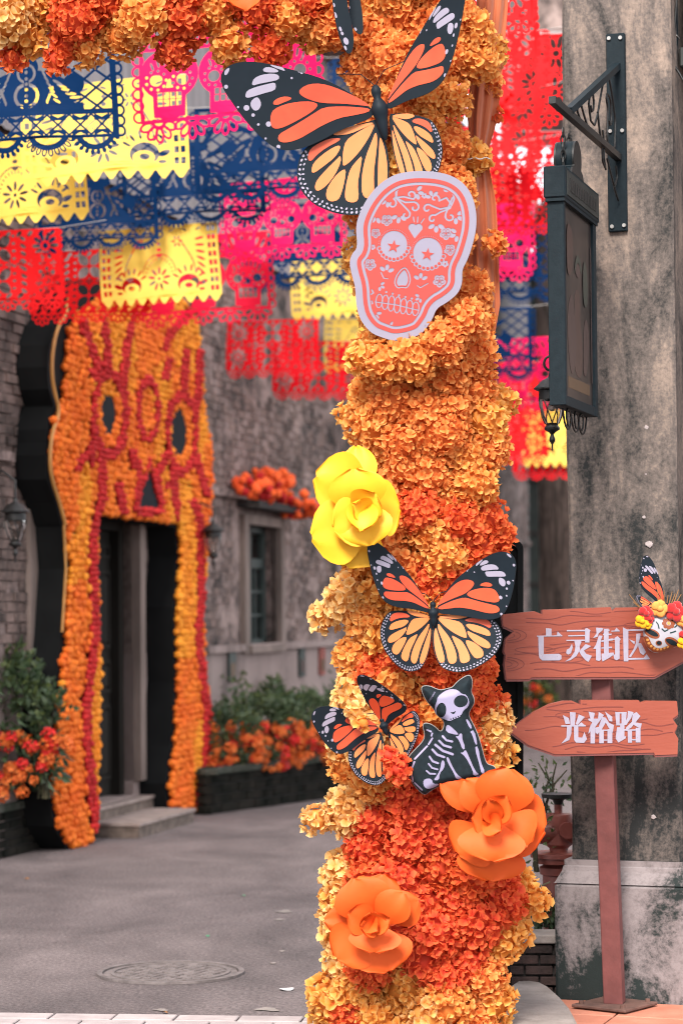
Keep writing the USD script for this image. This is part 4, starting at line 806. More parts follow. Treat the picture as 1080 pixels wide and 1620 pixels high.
# ---- ground round the pillar: tiles, kerb
tl = struct('tiled_pavement', box(Q.P(.55, -.012, .55), (1.9, 2.2, .024), np.array([Q.A, Q.B, [0, 0, 1]])), M['mortar'])
for i in range(-1, 4):
    for j in range(0, 4): part(tl, 'tile', box(Q.P(-.02 + .32 * i + .16, .004, .03 + .32 * j + .13), (.312, .312, .016), np.array([Q.A, Q.B, [0, 0, 1]]), bev=.003), M['tile'])
k0 = ground(832, 1600)
ks = thing('kerb_stone', 'rounded grey kerb block at the foot of the flower column', 'kerb', k0)
kp = SP([ground(x, y)[:2] for x, y in [(806, 1580), (850, 1578), (876, 1592), (908, 1630), (925, 1690), (800, 1700), (788, 1620)]], 1)
part(ks, 'block', extrude(kp, 0.0, .055), M['kerb']); part(ks, 'top', extrude(kp.buffer(-.012), .055, .066), M['kerb'])
t0 = ground(810, 1583, .02) + [0, .03, 0]; t1 = ground(873, 1590, .02) + [0, .03, 0]; tb_ = thing('foil_tube', 'silver tube with a blue band lying on the ground behind the kerb block', 'tube', t0)
e_ = t1 - t0
part(tb_, 'tube', tube([t0, t0 + e_ * .04, t0 + e_ * .9, t1], [.016, .021, .021, .012], 14), M['silver'], smooth=40)
for u in (.12, .20, .28): part(tb_, 'stripe', cyl(t0 + e_ * u, t0 + e_ * (u + .02), .0215, 14), M['letter'])
part(tb_, 'label', cyl(t0 + e_ * .45, t0 + e_ * .66, .0216, 14), M['blue_band'])
# ---- low sooty brick wall behind, with hydrant
lw0, lw1 = ground(790, 1575)[:2], ground(905, 1578)[:2]; lw1 = np.array([B0[0] + .05, lw1[1]])
hcap = at(840, 1478, (lw0[1] + lw1[1]) / 2)[2]
lw = thing('low_brick_wall', 'low sooty brick planter wall with stone coping between column and pillar', 'wall', [*lw0, 0])
la = np.array([lw0[0] - .35, lw0[1], 0]); le = nrm(np.array([*lw1, 0]) - la); ln = np.array([le[1], -le[0], 0]); LL = np.linalg.norm(np.array([*lw1, 0]) - la)
part(lw, 'core', box(la + le * LL / 2 - ln * .08 + [0, 0, hcap / 2 - .02], (LL, .12, hcap - .04), np.array([le, -ln, [0, 0, 1]])), M['mortar'])
hh = (hcap - .035) / 5
for r in range(5):
    x = -(r % 2) * .055
    while x < LL - .01:
        w = min(.112, LL - x); part(lw, 'brick', box(la + le * (x + w / 2) - ln * (.018 - rng.uniform(0, .006)) + [0, 0, (r + .5) * hh], (w - .007, .05, hh - .008), np.array([le, -ln, [0, 0, 1]]), bev=.003), M['red_brick']); x += .112
part(lw, 'coping_stone', box(la + le * LL / 2 - ln * .065 + [0, 0, hcap - .016], (LL + .02, .18, .034), np.array([le, -ln, [0, 0, 1]]), bev=.005), M['kerb'])
HY = lw0[1] + .45; hc = at(885, 1468, HY); hz = lambda py: at(885, py, HY)[2]; kx = HY / FPX
hyd = thing('fire_hydrant', 'red oxide hydrant valve with a black handwheel behind the pillar base', 'hydrant', [hc[0], HY, 0])
hb = np.array([hc[0], HY, 0.0])
part(hyd, 'standpipe', lathe([(0, hz(1600)), (26 * kx, hz(1600)), (26 * kx, hz(1385)), (30 * kx, hz(1383)), (31 * kx, hz(1372)), (20 * kx, hz(1366))], hb, 24), M['hydrant'], smooth=40)
part(hyd, 'flange', cat(lathe([(0, hz(1365)), (40 * kx, hz(1365)), (41 * kx, hz(1359)), (41 * kx, hz(1357)), (0, hz(1357))], hb, 28), lathe([(0, hz(1356)), (45 * kx, hz(1356)), (45 * kx, hz(1349)), (0, hz(1348))], hb, 28)), M['hydrant'], smooth=30)
part(hyd, 'body', lathe([(14 * kx, hz(1350)), (15 * kx, hz(1342)), (22 * kx, hz(1336)), (24 * kx, hz(1300)), (24 * kx, hz(1291)), (23 * kx, hz(1288)), (8 * kx, hz(1287))], hb, 24), M['hydrant'], smooth=40)
part(hyd, 'outlet', cat(cyl(hb + [-30 * kx, -.01, hz(1316)], hb + [30 * kx, -.01, hz(1316)], 19 * kx, 22)), M['hydrant'], smooth=40)
part(hyd, 'outlet_cap', cyl(hb + [0.02, -.02, hz(1312)], hb + [0.03, -.08, hz(1312)], 13 * kx, 18), M['hydrant'], smooth=40)
part(hyd, 'stem', cyl(hb + [0, 0, hz(1288)], hb + [0, 0, hz(1270)], 6.5 * kx, 12), M['hydrant'])
part(hyd, 'handwheel', lathe([(6 * kx, hz(1274)), (9 * kx, hz(1266)), (20 * kx, hz(1262)), (26 * kx, hz(1262)), (26.5 * kx, hz(1256)), (20 * kx, hz(1255)), (0, hz(1257))], hb, 26), M['dark_iron'], smooth=30)
for i, (px, py, Y, rx, h, n, lab, lm) in enumerate([(872, 1262, HY + .2, .12, .17, 34, 'spindly light green sprig rising behind the hydrant handwheel', 'leaf_light'), (845, 1380, HY - .1, .08, .30, 24, 'thin vine with light leaves hanging between column and hydrant', 'leaf_light'), (858, 1466, HY - .1, .06, .10, 150, 'tuft of fine green leaves in the low brick planter', 'leaf'), (862, 1290, HY + .12, .10, .12, 30, 'few broad green leaves tucked behind the hydrant neck', 'leaf')]):
    shrub('wild_plant', lab, at(px, py, Y), rx, .06, h, n, [], 'plant', lm, .036, seed=120 + i, stems=4)
vi = thing('bare_twig', 'bare dark twig arching between the flower column and the hydrant', 'twig', at(815, 1375, 9.3)); part(vi, 'stem', tube([at(x, y, 9.3) for x, y in [(806, 1368), (815, 1384), (832, 1398), (850, 1404), (870, 1396)]], .0035, 5), M['stem'])
# ---- black board standing behind the flower column
bb = Flat(720, 1080, 9.05)
blk = thing('black_board', 'tall black notice board with rounded corners behind the flower column', 'board', at(720, 1330, 9.05))
def rrect(x0, y0, x1, y1, r): return sbox(x0 + r, y0 + r, x1 - r, y1 - r).buffer(r, 6)
part(blk, 'panel', warp(extrude(rrect(560, 858, 824, 1318, 10), -.03, -.004), bb), M['black'])
part(blk, 'frame', warp(extrude(rrect(558, 855, 827, 1322, 14).difference(rrect(566, 864, 818, 1314, 9)), -.035, .012), bb), M['black'])
for px in (590, 800): part(blk, 'leg', warp(extrude(sbox(px - 7, 1322, px + 7, 1600), -.03, .0), bb), M['black'])

# ================================================================ bracket, hanging sign, lantern
adir = nrm(np.array([math.sin(math.radians(18.2)), math.cos(math.radians(18.2)), 0])); aside = np.array([adir[1], -adir[0], 0])
ptc, pzc = Q.hit(975, 210, -.04)
br = thing('wall_bracket', 'slate wrought iron bracket with scrolls bolted to the pillar', 'bracket', Q.P(ptc, pzc, -.035))
pa0, pz1 = Q.hit(958.5, 54, -.03); pa1 = Q.hit(988, 54, -.03)[0]; pz0 = Q.hit(975, 366, -.03)[1]
part(br, 'wall_plate', qs(pa0, pa1, pz0, pz1, -.05, -.022, .003), M['iron'])
for px, py in [(963, 60), (981, 59), (965, 207), (984, 206), (968, 358), (987, 356)]:
    t, z = Q.hit(px, py, -.02); c = Q.P(t, z, -.022); part(br, 'bolt', cyl(c, c + Q.B * .008, .0075, 10), M['bolt'])
wt_, wz_ = Q.hit(978, 249, -.022); wp = Q.P(wt_, wz_, -.022); tip = wp - adir * 1.12; tip[2] = wz_
bar = lambda a, b, w: cat(box((np.array(a) + b) / 2, (w, np.linalg.norm(np.array(b) - a), w), np.array([aside, nrm(np.array(b) - a), np.cross(aside, nrm(np.array(b) - a))])))
part(br, 'arm', bar(tip, wp, .025), M['dark_iron'])
topz = Q.hit(975, 104, -.022)[1]; ut = wp.copy(); ut[2] = topz
st_ = wp - adir * .86 + np.array([0, 0, .012]); part(br, 'strut', bar(st_, ut, .025), M['iron'])
def onplane(px, py):                                 # point of the bracket's upright plane behind a pixel
    r = ray(px, py); k = ((wp - EYE) @ aside) / (r @ aside); return EYE + r * k
SC = [[(962, 118), (968, 150), (973, 190), (972, 235), (962, 236), (960, 215), (961, 170), (958, 150), (961, 146), (966, 160), (967, 190), (965, 200), (963, 190)],
      [(955, 123), (950, 150), (945, 180), (940, 198), (934, 190), (931, 165), (933, 148), (937, 145), (939, 160), (938, 176), (935, 176), (934, 166)],
      [(945, 176), (948, 205), (951, 222), (957, 235)], [(953, 205), (955, 225), (955, 250), (958, 268)], [(917, 158), (923, 180), (929, 200)], [(914, 160), (913, 175), (918, 190)],
      [(974, 262), (976, 280), (972, 296), (966, 275), (960, 250)], [(971, 295), (976, 312), (978, 317)], [(952, 232), (953, 255), (957, 265)]]
for s_ in SC: part(br, 'scroll', tube([onplane(*p) for p in subpath(smoothp(s_, 0), max(8, len(s_) * 3))], .0042, 5), M['dark_iron'], smooth=True)

# hanging sign box, along the street below the arm
nearc = onplane(895, 450); hy0, hy1 = 8.44, 9.0
p0 = at(895, 640, hy0); p1 = at(946, 659, hy1); sd_ = nrm(np.array([p1[0] - p0[0], p1[1] - p0[1], 0])); sn = np.array([sd_[1], -sd_[0], 0])   # sn towards the right face
SL = math.hypot(p1[0] - p0[0], p1[1] - p0[1]); TH = 27 * hy0 / FPX; zbot = p0[2]; ztop = at(895, 262, hy0)[2]; zh = at(895, 312, hy0)[2]
o_ = np.array([p0[0], p0[1], 0])
def sb(l0, l1, z0, z1, n0, n1, bev=.002): return box(o_ + sd_ * (l0 + l1) / 2 + sn * (n0 + n1) / 2 + [0, 0, (z0 + z1) / 2], (l1 - l0, n1 - n0, z1 - z0), np.array([sd_, sn, [0, 0, 1]]), bev=bev)
hs = thing('hanging_sign', 'slate framed poster box hanging from the iron bracket by chains', 'hanging sign', o_ + [0, 0, zbot])
part(hs, 'box', cat(sb(0, .03, zbot, zh, -TH, 0), sb(SL - .05, SL, zbot, zh, -TH, 0), sb(.03, SL - .05, zbot, zbot + .035, -TH, -.001), sb(.03, SL - .05, zbot + .035, zh, -TH + .01, -.014, 0)), M['iron'])
part(hs, 'header', cat(sb(-.018, SL + .015, zh, ztop, -TH - .008, .010, .004), sb(-.012, SL + .01, zh - .012, zh, -TH - .004, .005, 0)), M['iron'])
hd = part(hs, 'header_panel', sb(.01, SL - .01, zh + .012, ztop - .014, .010, .013, 0), M['olive_iron'])
rg = np.random.default_rng(8); l = .05
while l < SL - .06:                                   # worn raised lettering, too narrow to read from the street
    w = rg.uniform(.012, .022); part(hd, 'worn_letter', sb(l, l + w, zh + .03, ztop - .035, .013, .0155, 0), M['dark_iron']); l += w + .014
part(hs, 'poster', sb(.03, SL - .05, zbot + .035, zh - .002, -.0139, -.011, 0), M['poster_dark'])
def pp_(poly, m, nm, k=0):                            # printed shapes of the poster, l from 0..1, z from 0..1
    z0, z1, l0, l1 = zbot + .04, zh - .01, .035, SL - .055
    fn = lambda q: o_ + np.outer(l0 + q[:, 0] * (l1 - l0), sd_) + np.outer(-.0108 + .0004 * k + q[:, 2], sn) + np.outer(z0 + q[:, 1] * (z1 - z0), [0, 0, 1])
    part(hs, nm, warp(extrude(poly, 0, .0003), fn), M[m])
pp_(sbox(.12, .045, .90, .105), 'brass', 'caption_panel')
pp_(SP([(.42, .12), (.62, .12), (.66, .30), (.56, .44), (.60, .55), (.50, .60), (.36, .55), (.40, .44), (.26, .30), (.32, .2)]), 'fig3', 'printed_figure')
pp_(SP([(.20, .12), (.34, .13), (.44, .32), (.36, .46), (.30, .56), (.16, .5), (.10, .34)]), 'fig1', 'printed_figure', 1)
pp_(SP([(.66, .13), (.82, .16), (.90, .34), (.84, .46), (.72, .44), (.68, .3)]), 'fig1', 'printed_figure', 2)
pp_(ell(.50, .69, .09, .038), 'fig1', 'printed_figure', 3); pp_(SP([(.36, .64), (.42, .76), (.56, .78), (.66, .70), (.60, .68), (.54, .74), (.44, .72)]), 'fig2', 'printed_figure', 4)
pp_(SP([(.1, .62), (.3, .66), (.34, .86), (.2, .92), (.1, .88)]), 'fig3', 'printed_figure', 5); pp_(SP([(.7, .5), (.86, .54), (.84, .72), (.72, .78), (.66, .66)]), 'fig2', 'printed_figure', 6)
pp_(sbox(.95, .12, .985, .86), 'fig1', 'printed_border', 7)
cc = o_ + sd_ * (SL * .38) + sn * (-TH / 2) + [0, 0, ztop]
cr = at(900, 222, hy0 + .2)[2] - ztop
def crest(s0, s1, sc): 
    q = Polygon([(-.10, 0), (-.085, .02), (-.06, .03)] + [(.066 * math.cos(a), .066 * 0 + cr - .066 + .066 * math.sin(a)) for a in np.linspace(pi * 1.15, -pi * .15, 22)] + [(.06, .03), (.085, .02), (.10, 0)])
    fn = lambda p: cc + np.outer(p[:, 0] * sc, sd_) + np.outer(p[:, 1], [0, 0, 1]) + np.outer(p[:, 2], sn)
    return warp(extrude(q, s0, s1), fn)
part(hs, 'crest', cat(crest(-TH * .5, TH * .5, 1.0)), M['iron'], smooth=30)
part(hs, 'crest_rim', cat(crest(TH * .5, TH * .62, 1.06), crest(-TH * .62, -TH * .5, 1.06)), M['dark_iron'], smooth=30)
def chain(a, b, nm):
    a, b = np.asarray(a), np.asarray(b); n = max(3, int(np.linalg.norm(b - a) / .026)); out = []
    for i in range(n):
        c = a + (b - a) * (i + .5) / n; h = np.linalg.norm(b - a) / n * .68; u = aside if i % 2 else adir
        out.append(tube([c + u * .008 * math.cos(t) + np.array([0, 0, h * math.sin(t)]) for t in np.linspace(0, 2 * pi, 11)], .003, 5))
    part(hs, nm, cat(out), M['dark_iron'])
for px, yb in ((888, None), (919, None)):
    q = onplane(px, 180 if px < 900 else 200); q[2] = wz_ - .012; f_ = cc + sd_ * (-.075 if px < 900 else .03); f_[2] = ztop + (.0 if px < 900 else cr - .01); q[:2] = f_[:2]; q = q + aside * 0; chain(q, f_, 'chain')
for k, (l, ph) in enumerate([(.10, 0), (.24, .5), (.40, 0)]):          # scrolls below the box
    c = o_ + sd_ * (l + .05) - sn * TH / 2 + [0, 0, zbot]; s = 1 if k < 2 else -1
    pts = [c + sd_ * (s * (.09 - .09 * math.cos(t) * math.exp(-.18 * t)) - .06 * s) + np.array([0, 0, -.005 - .085 * abs(math.sin(t)) * math.exp(-.14 * t) if t < pi else -.03 - .03 * math.sin(t)]) for t in np.linspace(0, 2.6 * pi, 40)]
    part(hs, 'scroll', tube(pts, .0038, 5), M['dark_iron'], smooth=True)
LY = 9.75; lc = at(872, 588, LY); pl_ = Q.P(sh0, lc[2] + .12, -.42)
lantern('street_lantern', 'ornate black lantern hanging beside the pillar behind the poster box', lc, .205 * (714 - 588) / 128 / .60 * (128 * LY / FPX) / .205 * 1.0, arm=[lc, lc + [0, 0, .04], pl_ * .5 + lc * .5 + [0, 0, .0], pl_])
part('/World/street_lantern', 'hanging_ring', tube([lc + [.03 * math.cos(t), 0, .035 + .03 * math.sin(t)] for t in np.linspace(0, 2 * pi, 20)], .006, 6), M['dark_iron'])

# ================================================================ signpost with two arrow boards
SPY = 8.98; sp0 = ground(972, 1600)
sgn = thing('signpost', 'red brown signpost with two wooden look arrow boards before the pillar', 'signpost', sp0)
a45 = Rotation.from_euler('z', 38, degrees=True).as_matrix()
part(sgn, 'base_plate', box(sp0 + [0, 0, .024], (.235, .235, .012), a45, bev=.003), M['rust'])
for sx, sy in ((1, 1), (1, -1), (-1, 1), (-1, -1)): c = sp0 + np.array([sx * .09, sy * .09, 0]) @ a45 + [0, 0, .030]; part(sgn, 'bolt', cyl(c, c + [0, 0, .012], .009, 8), M['rust'])
tp = at(949, 1000, SPY + .03); ax = nrm(tp - (sp0 + [0, 0, .03])); ux = nrm(np.array([math.cos(.32), -math.sin(.32), 0])); uy = np.cross(ax, ux)
L_ = np.linalg.norm(tp - sp0); part(sgn, 'post', box(sp0 + [0, 0, .03] + ax * L_ / 2, (.072, .06, L_), np.array([ux, uy, ax]), bev=.003), M['post'])
U_ = [(793, 972), (845, 967), (857, 972), (857, 965), (966, 961), (968, 967), (975, 962), (1085, 960), (1122, 1012), (1085, 1046), (1036, 1072), (840, 1071), (836, 1074), (800, 1074), (797, 1050), (799, 1036), (796, 1030), (799, 1010), (812, 998), (795, 990)]
L2 = [(805, 1156), (822, 1141), (842, 1127), (868, 1114), (890, 1109), (905, 1109), (918, 1115), (918, 1108), (1011, 1109), (1013, 1113), (1022, 1110), (1072, 1111), (1074, 1132), (1065, 1139), (1073, 1150), (1068, 1160), (1074, 1170), (1073, 1195), (1037, 1196), (1035, 1192), (877, 1193), (835, 1178)]
CHAR = {'wang': (840, 980, 9, [[(200, 120), (282, 130), (282, 240), (205, 240)], [(72, 228), (435, 224), (435, 238), (72, 242)], [(350, 240), (370, 170), (435, 228)], [(92, 238), (172, 238), (172, 490), (390, 487), (425, 510), (425, 560), (395, 580), (150, 580), (110, 545), (100, 500)]]),
 'ling': (840, 980, 9, [[(500, 149), (770, 148), (770, 168), (500, 168)], [(520, 224), (770, 220), (770, 237), (520, 240)], [(495, 289), (760, 288), (760, 306), (495, 306)], [(762, 135), (790, 122), (840, 155), (828, 190), (825, 328), (762, 328)], [(575, 345), (585, 400), (560, 480), (520, 500), (492, 480), (500, 430), (540, 410)], [(605, 290), (690, 295), (712, 320), (685, 380), (690, 430), (640, 520), (560, 575), (475, 600), (560, 540), (612, 460), (625, 380)], [(770, 350), (850, 380), (740, 445), (690, 440)], [(672, 445), (740, 436), (780, 490), (862, 518), (810, 605), (770, 580), (705, 505)]]),
 'jie': (930, 980, 9, [[(110, 118), (215, 125), (205, 155), (150, 200), (130, 250), (70, 265), (118, 200)], [(150, 230), (205, 235), (180, 300), (175, 420), (180, 575), (155, 595), (110, 580), (110, 420), (70, 420), (110, 360), (130, 300)], [(222, 135), (290, 135), (295, 540), (225, 540)], [(210, 205), (335, 205), (335, 225), (210, 225)], [(222, 135), (310, 150), (300, 170), (222, 165)], [(185, 300), (350, 272), (352, 300), (185, 322)], [(185, 402), (340, 388), (340, 412), (185, 416)], [(190, 490), (360, 473), (372, 498), (300, 550), (205, 600), (190, 565)], [(330, 163), (450, 158), (450, 173), (330, 176)], [(372, 168), (405, 120), (455, 170)], [(320, 278), (400, 275), (400, 291), (320, 295)], [(380, 265), (420, 240), (468, 285), (450, 310), (450, 560), (410, 585), (375, 570), (360, 510), (385, 500)]]),
 'qu': (930, 980, 9, [[(497, 115), (575, 155), (575, 600), (510, 600)], [(540, 146), (850, 143), (850, 164), (540, 166)], [(690, 210), (750, 205), (745, 270), (705, 400), (610, 545), (585, 530), (650, 430), (685, 340)], [(585, 285), (675, 320), (660, 358)], [(705, 340), (760, 345), (830, 470), (790, 515), (745, 480)], [(570, 553), (870, 552), (870, 573), (570, 580)], [(780, 574), (840, 500), (890, 570)]]),
 'guang': (880, 1115, 7.2, [[(148, 82), (215, 88), (205, 240), (155, 240)], [(68, 115), (135, 150), (150, 215), (100, 220)], [(250, 110), (320, 140), (235, 230), (215, 220)], [(50, 231), (330, 231), (330, 247), (50, 247)], [(230, 240), (280, 200), (330, 240)], [(115, 243), (170, 243), (165, 330), (140, 400), (50, 440), (110, 370)], [(195, 243), (245, 243), (245, 370), (290, 375), (315, 310), (345, 390), (310, 435), (220, 430), (197, 400)]]),
 'yu': (880, 1115, 7.2, [[(362, 80), (435, 95), (420, 165), (385, 165)], [(360, 160), (470, 160), (480, 182), (440, 235), (360, 332), (372, 270), (405, 200), (360, 176)], [(385, 230), (440, 230), (435, 440), (385, 440)], [(440, 262), (492, 252), (470, 340), (440, 318)], [(480, 85), (540, 120), (492, 185), (440, 255), (432, 240), (470, 170)], [(550, 80), (635, 140), (635, 195), (600, 188)], [(520, 140), (560, 150), (600, 210), (655, 235), (640, 320), (590, 260), (560, 205), (510, 290), (470, 330), (480, 250)], [(485, 285), (538, 285), (538, 440), (485, 440)], [(580, 280), (635, 280), (635, 440), (580, 440)], [(485, 286), (635, 286), (635, 300), (485, 300)], [(485, 398), (635, 398), (635, 411), (485, 411)]]),
 'lu': (880, 1115, 7.2, [[(668, 85), (720, 95), (720, 222), (680, 222)], [(742, 95), (800, 100), (790, 225), (742, 225)], [(680, 88), (800, 88), (800, 104), (680, 104)], [(680, 220), (800, 214), (800, 235), (680, 240)], [(725, 220), (775, 220), (775, 380), (725, 380)], [(690, 260), (732, 260), (735, 380), (700, 430), (675, 370)], [(750, 284), (800, 280), (800, 300), (750, 302)], [(670, 380), (795, 363), (790, 387), (705, 435)], [(815, 75), (880, 90), (850, 160), (800, 230), (780, 215), (810, 150)], [(870, 110), (915, 90), (960, 135), (900, 210), (850, 270), (800, 292), (790, 270), (860, 200)], [(860, 200), (975, 220), (960, 280), (890, 240)], [(812, 286), (862, 286), (862, 437), (815, 437)], [(905, 270), (960, 270), (960, 435), (905, 435)], [(790, 285), (960, 285), (960, 300), (790, 302)], [(815, 397), (960, 397), (960, 411), (815, 411)]])}
def grain(poly, seed, y0, y1, xa, xb):
    q = np.random.default_rng(seed); out = []
    for k in range(13):
        y = y0 + (y1 - y0) * (k + .5) / 13; xs = np.linspace(xa, xb, 50); ph = q.uniform(0, 9)
        ys = y + 2.6 * np.sin(xs / 23 + ph) + 1.6 * np.sin(xs / 9.5 + 2 * ph) * (meshkit.noise(np.c_[xs / 40, np.full(50, k), np.full(50, seed)], 2)) * 1.4
        i0 = q.integers(0, 22); i1 = i0 + q.integers(14, 34); seg = list(zip(xs[i0:i1], ys[i0:i1]))
        if len(seg) > 4: out.append(LineString(seg).buffer(q.uniform(.5, .8), 2))
    for k in range(4):
        cx, cy = q.uniform(xa + 30, xb - 30), q.uniform(y0 + 15, y1 - 15)
        out.append(ell(cx, cy, q.uniform(20, 34), 5, q.uniform(-4, 4)).exterior.buffer(.5))
    if seed == 1:
        for k, (cx, cy) in enumerate([(812, 1005), (808, 1050)]):
            for r in (8, 14, 20): out.append(LineString([(cx - 12 + r * 1.6 * math.cos(a), cy + r * .55 * math.sin(a)) for a in np.linspace(-1.5, 1.5, 12)]).buffer(.5))
    return unary_union(out).intersection(poly.buffer(-2.5))
for nm, pts, chars, sd0, bx, lab in (('board', U_, ('wang', 'ling', 'jie', 'qu'), 1, (800, 1110), 'upper board pointing right'), ('board', L2, ('guang', 'yu', 'lu'), 2, (830, 1068), 'lower board pointing left')):
    fm = Flat(940, 1015 if sd0 == 1 else 1152, SPY - .045, 6, 0); poly = Polygon(pts)
    bp = part(sgn, nm, warp(extrude(poly, -.022, 0), fm), M['board'], label=lab)
    part(bp, 'dark_edge', warp(extrude(unary_union([affinity.translate(poly, 0, 3.5), affinity.translate(poly, -1.6, 1)]), -.024, -.003), fm), M['board_edge'])
    part(bp, 'grain_line', warp(extrude(grain(poly, sd0, poly.bounds[1] + 4, poly.bounds[3] - 4, *bx), .0004, .0009), fm), M['grain'])
    for cname in chars:
        ox, oy, sc, strokes = CHAR[cname]; q = unary_union([Polygon(xf(s, ox, oy, sc)).buffer(0) for s in strokes])
        rg = np.random.default_rng(len(cname) + ord(cname[0])); x0_, y0_, x1_, y1_ = q.bounds
        q = q.difference(unary_union([ell(rg.uniform(x0_, x1_), rg.uniform(y0_, y1_), rg.uniform(.2, .5), rg.uniform(.2, .6), 0, 2) for _ in range(10)]))
        part(bp, 'character', warp(extrude(q, .0010, .0022), fm), M['letter'])

# ---- little flower crowned skull mask pinned to the end of the upper board
mk = Flat(1052, 985, SPY - .09, 10, 0)
msk = thing('skull_mask', 'small painted skull mask crowned with felt flowers on the upper sign board', 'mask', at(1052, 990, SPY - .09))
mo = SP(xf([(380, 940), (560, 900), (700, 960), (830, 1120), (830, 1300), (640, 1350), (500, 1410), (420, 1395), (350, 1340), (310, 1230), (290, 1130), (330, 1000)], 980, 860, 8.1), 2)
def dome(poly, hgt, R):
    prepare(poly); b = poly.boundary
    def fn(v):
        from shapely import points, distance
        d = distance(points(v[:, 0], v[:, 1]), b); inn = contains_xy(poly, v[:, 0], v[:, 1]); d = np.where(inn, d, 0)
        return np.c_[v[:, :2], v[:, 2] + hgt * np.sqrt(np.clip(1 - (1 - np.minimum(d / R, 1)) ** 2, 0, 1))]
    return fn
md = dome(mo, .028, 22)
mp_ = lambda q, h0, h1, s=3.0: warp(warp(extrude(q, h0, h1, s), md, False), mk)
part(msk, 'face', warp(warp(extrude(mo, -.004, .0, 2.5), lambda v: np.where(v[:, 2:3] < -.002, v, md(v)), False), mk), M['bag'], smooth=40)
zz8 = lambda pts: xf(pts, 980, 860, 8.1)
EX = lambda x, y, a, b, r=0: ell(980 + x / 8.1, 860 + y / 8.1, a / 8.1, b / 8.1, r)
for nm, q, m in [('eye_patch', EX(390, 1150, 95, 55, 25).union(EX(640, 1260, 100, 58, 25)), 'maroon'), ('eye', EX(385, 1140, 82, 30, 28).union(EX(640, 1262, 88, 32, 25)), 'plush'), ('nose', EX(470, 1270, 42, 34, 10), 'maroon'), ('nostril', EX(472, 1268, 30, 24, 10), 'plush'),
                 ('jaw_band', line(zz8([(320, 1210), (360, 1300), (420, 1355), (500, 1370), (600, 1335), (660, 1315)]), 7), 'maroon'), ('brow_flower', unary_union([EX(600 + 60 * math.cos(a), 1020 + 50 * math.sin(a), 30, 26) for a in np.linspace(0, 2 * pi, 9)[:-1]]), 'maroon'),
                 ('brow_flower_centre', EX(600, 1018, 22, 20), 'ochre'), ('tooth', unary_union([EX(x, y, 15, 16) for x, y in [(335, 1230), (352, 1272), (380, 1310), (418, 1338), (460, 1352), (505, 1350), (550, 1337), (595, 1322)]]), 'ochre'),
                 ('painted_scroll', unary_union([line(zz8(p), 2) for p in [[(440, 1000), (460, 1030), (470, 1080)], [(510, 1090), (545, 1120), (585, 1100)], [(620, 1140), (660, 1130), (690, 1120)], [(380, 960), (410, 980)], [(680, 1070), (710, 1050)]]]), 'teal')]:
    k = {'eye': 1, 'nostril': 1, 'brow_flower_centre': 1, 'tooth': 1}.get(nm, 0); part(msk, nm, mp_(q, .0006 + .0006 * k, .001 + .0006 * k, 2.0), M[m])
for x, y, r, m in [(300, 890, 95, 'felt_red'), (480, 830, 105, 'felt_peach'), (690, 870, 125, 'felt_red'), (250, 990, 85, 'felt_yellow'), (320, 1030, 60, 'felt_yellow'), (790, 980, 85, 'felt_peach'), (350, 960, 60, 'felt_red'), (800, 1180, 70, 'felt_red'), (790, 1270, 75, 'felt_yellow')]:
    c = mk(np.array([[980 + x / 8.1, 860 + y / 8.1, .024]]))[0]; rr_ = r / 8.1 * SPY / FPX
    fl_ = part(msk, 'felt_flower', cat([ball(c + mk.R * rr_ * .55 * math.cos(a) + mk.U * rr_ * .55 * math.sin(a) + mk.N * .004 * math.sin(3 * a), rr_ * np.array([.55, .35, .55]), 2, .3, int(a * 9 + x)) for a in np.linspace(0, 2 * pi, 6)[:-1]] + [ball(c + mk.N * .008, rr_ * .42, 1)]), M[m], smooth=True)
for i, (x0_, y0_, x1_, y1_) in enumerate([(250, 830, 100, 650), (270, 840, 150, 745), (480, 720, 470, 490), (520, 720, 505, 560), (560, 740, 555, 600), (600, 760, 605, 660), (630, 760, 660, 615), (660, 760, 700, 640), (690, 760, 745, 590), (710, 770, 780, 650), (230, 800, 200, 770), (300, 820, 290, 720)]):
    part(msk, 'straw', cyl(mk(np.array([[980 + x0_ / 8.1, 860 + y0_ / 8.1, .006]]))[0], mk(np.array([[980 + x1_ / 8.1, 860 + y1_ / 8.1, .012]]))[0], .0022, 6, .0012), M['straw'])
# ================================================================ monarch butterflies
ZB = (340, 80, 2.842)
FW_OUT = [(715, 262), (590, 176), (480, 121), (350, 86), (250, 61), (150, 48), (80, 58), (35, 85), (18, 120), (30, 170), (60, 215), (110, 285), (170, 355), (230, 412), (280, 441), (330, 450), (400, 437), (480, 402), (560, 358), (640, 326), (708, 300)]
FW_RED = [[(372, 185), (385, 165), (420, 148), (470, 145), (530, 160), (600, 190), (660, 220), (702, 250), (650, 243), (570, 236), (480, 234), (430, 222), (390, 205)], [(255, 240), (265, 220), (300, 205), (335, 207), (342, 217), (310, 230), (275, 245)],
          [(248, 285), (262, 262), (310, 240), (370, 228), (430, 226), (463, 240), (445, 265), (400, 295), (340, 328), (290, 350), (258, 350), (245, 325)], [(280, 400), (285, 375), (320, 355), (380, 320), (440, 282), (485, 253), (560, 248), (640, 252), (698, 259), (690, 275), (620, 290), (560, 300), (490, 330), (430, 365), (380, 395), (330, 412), (295, 412)]]
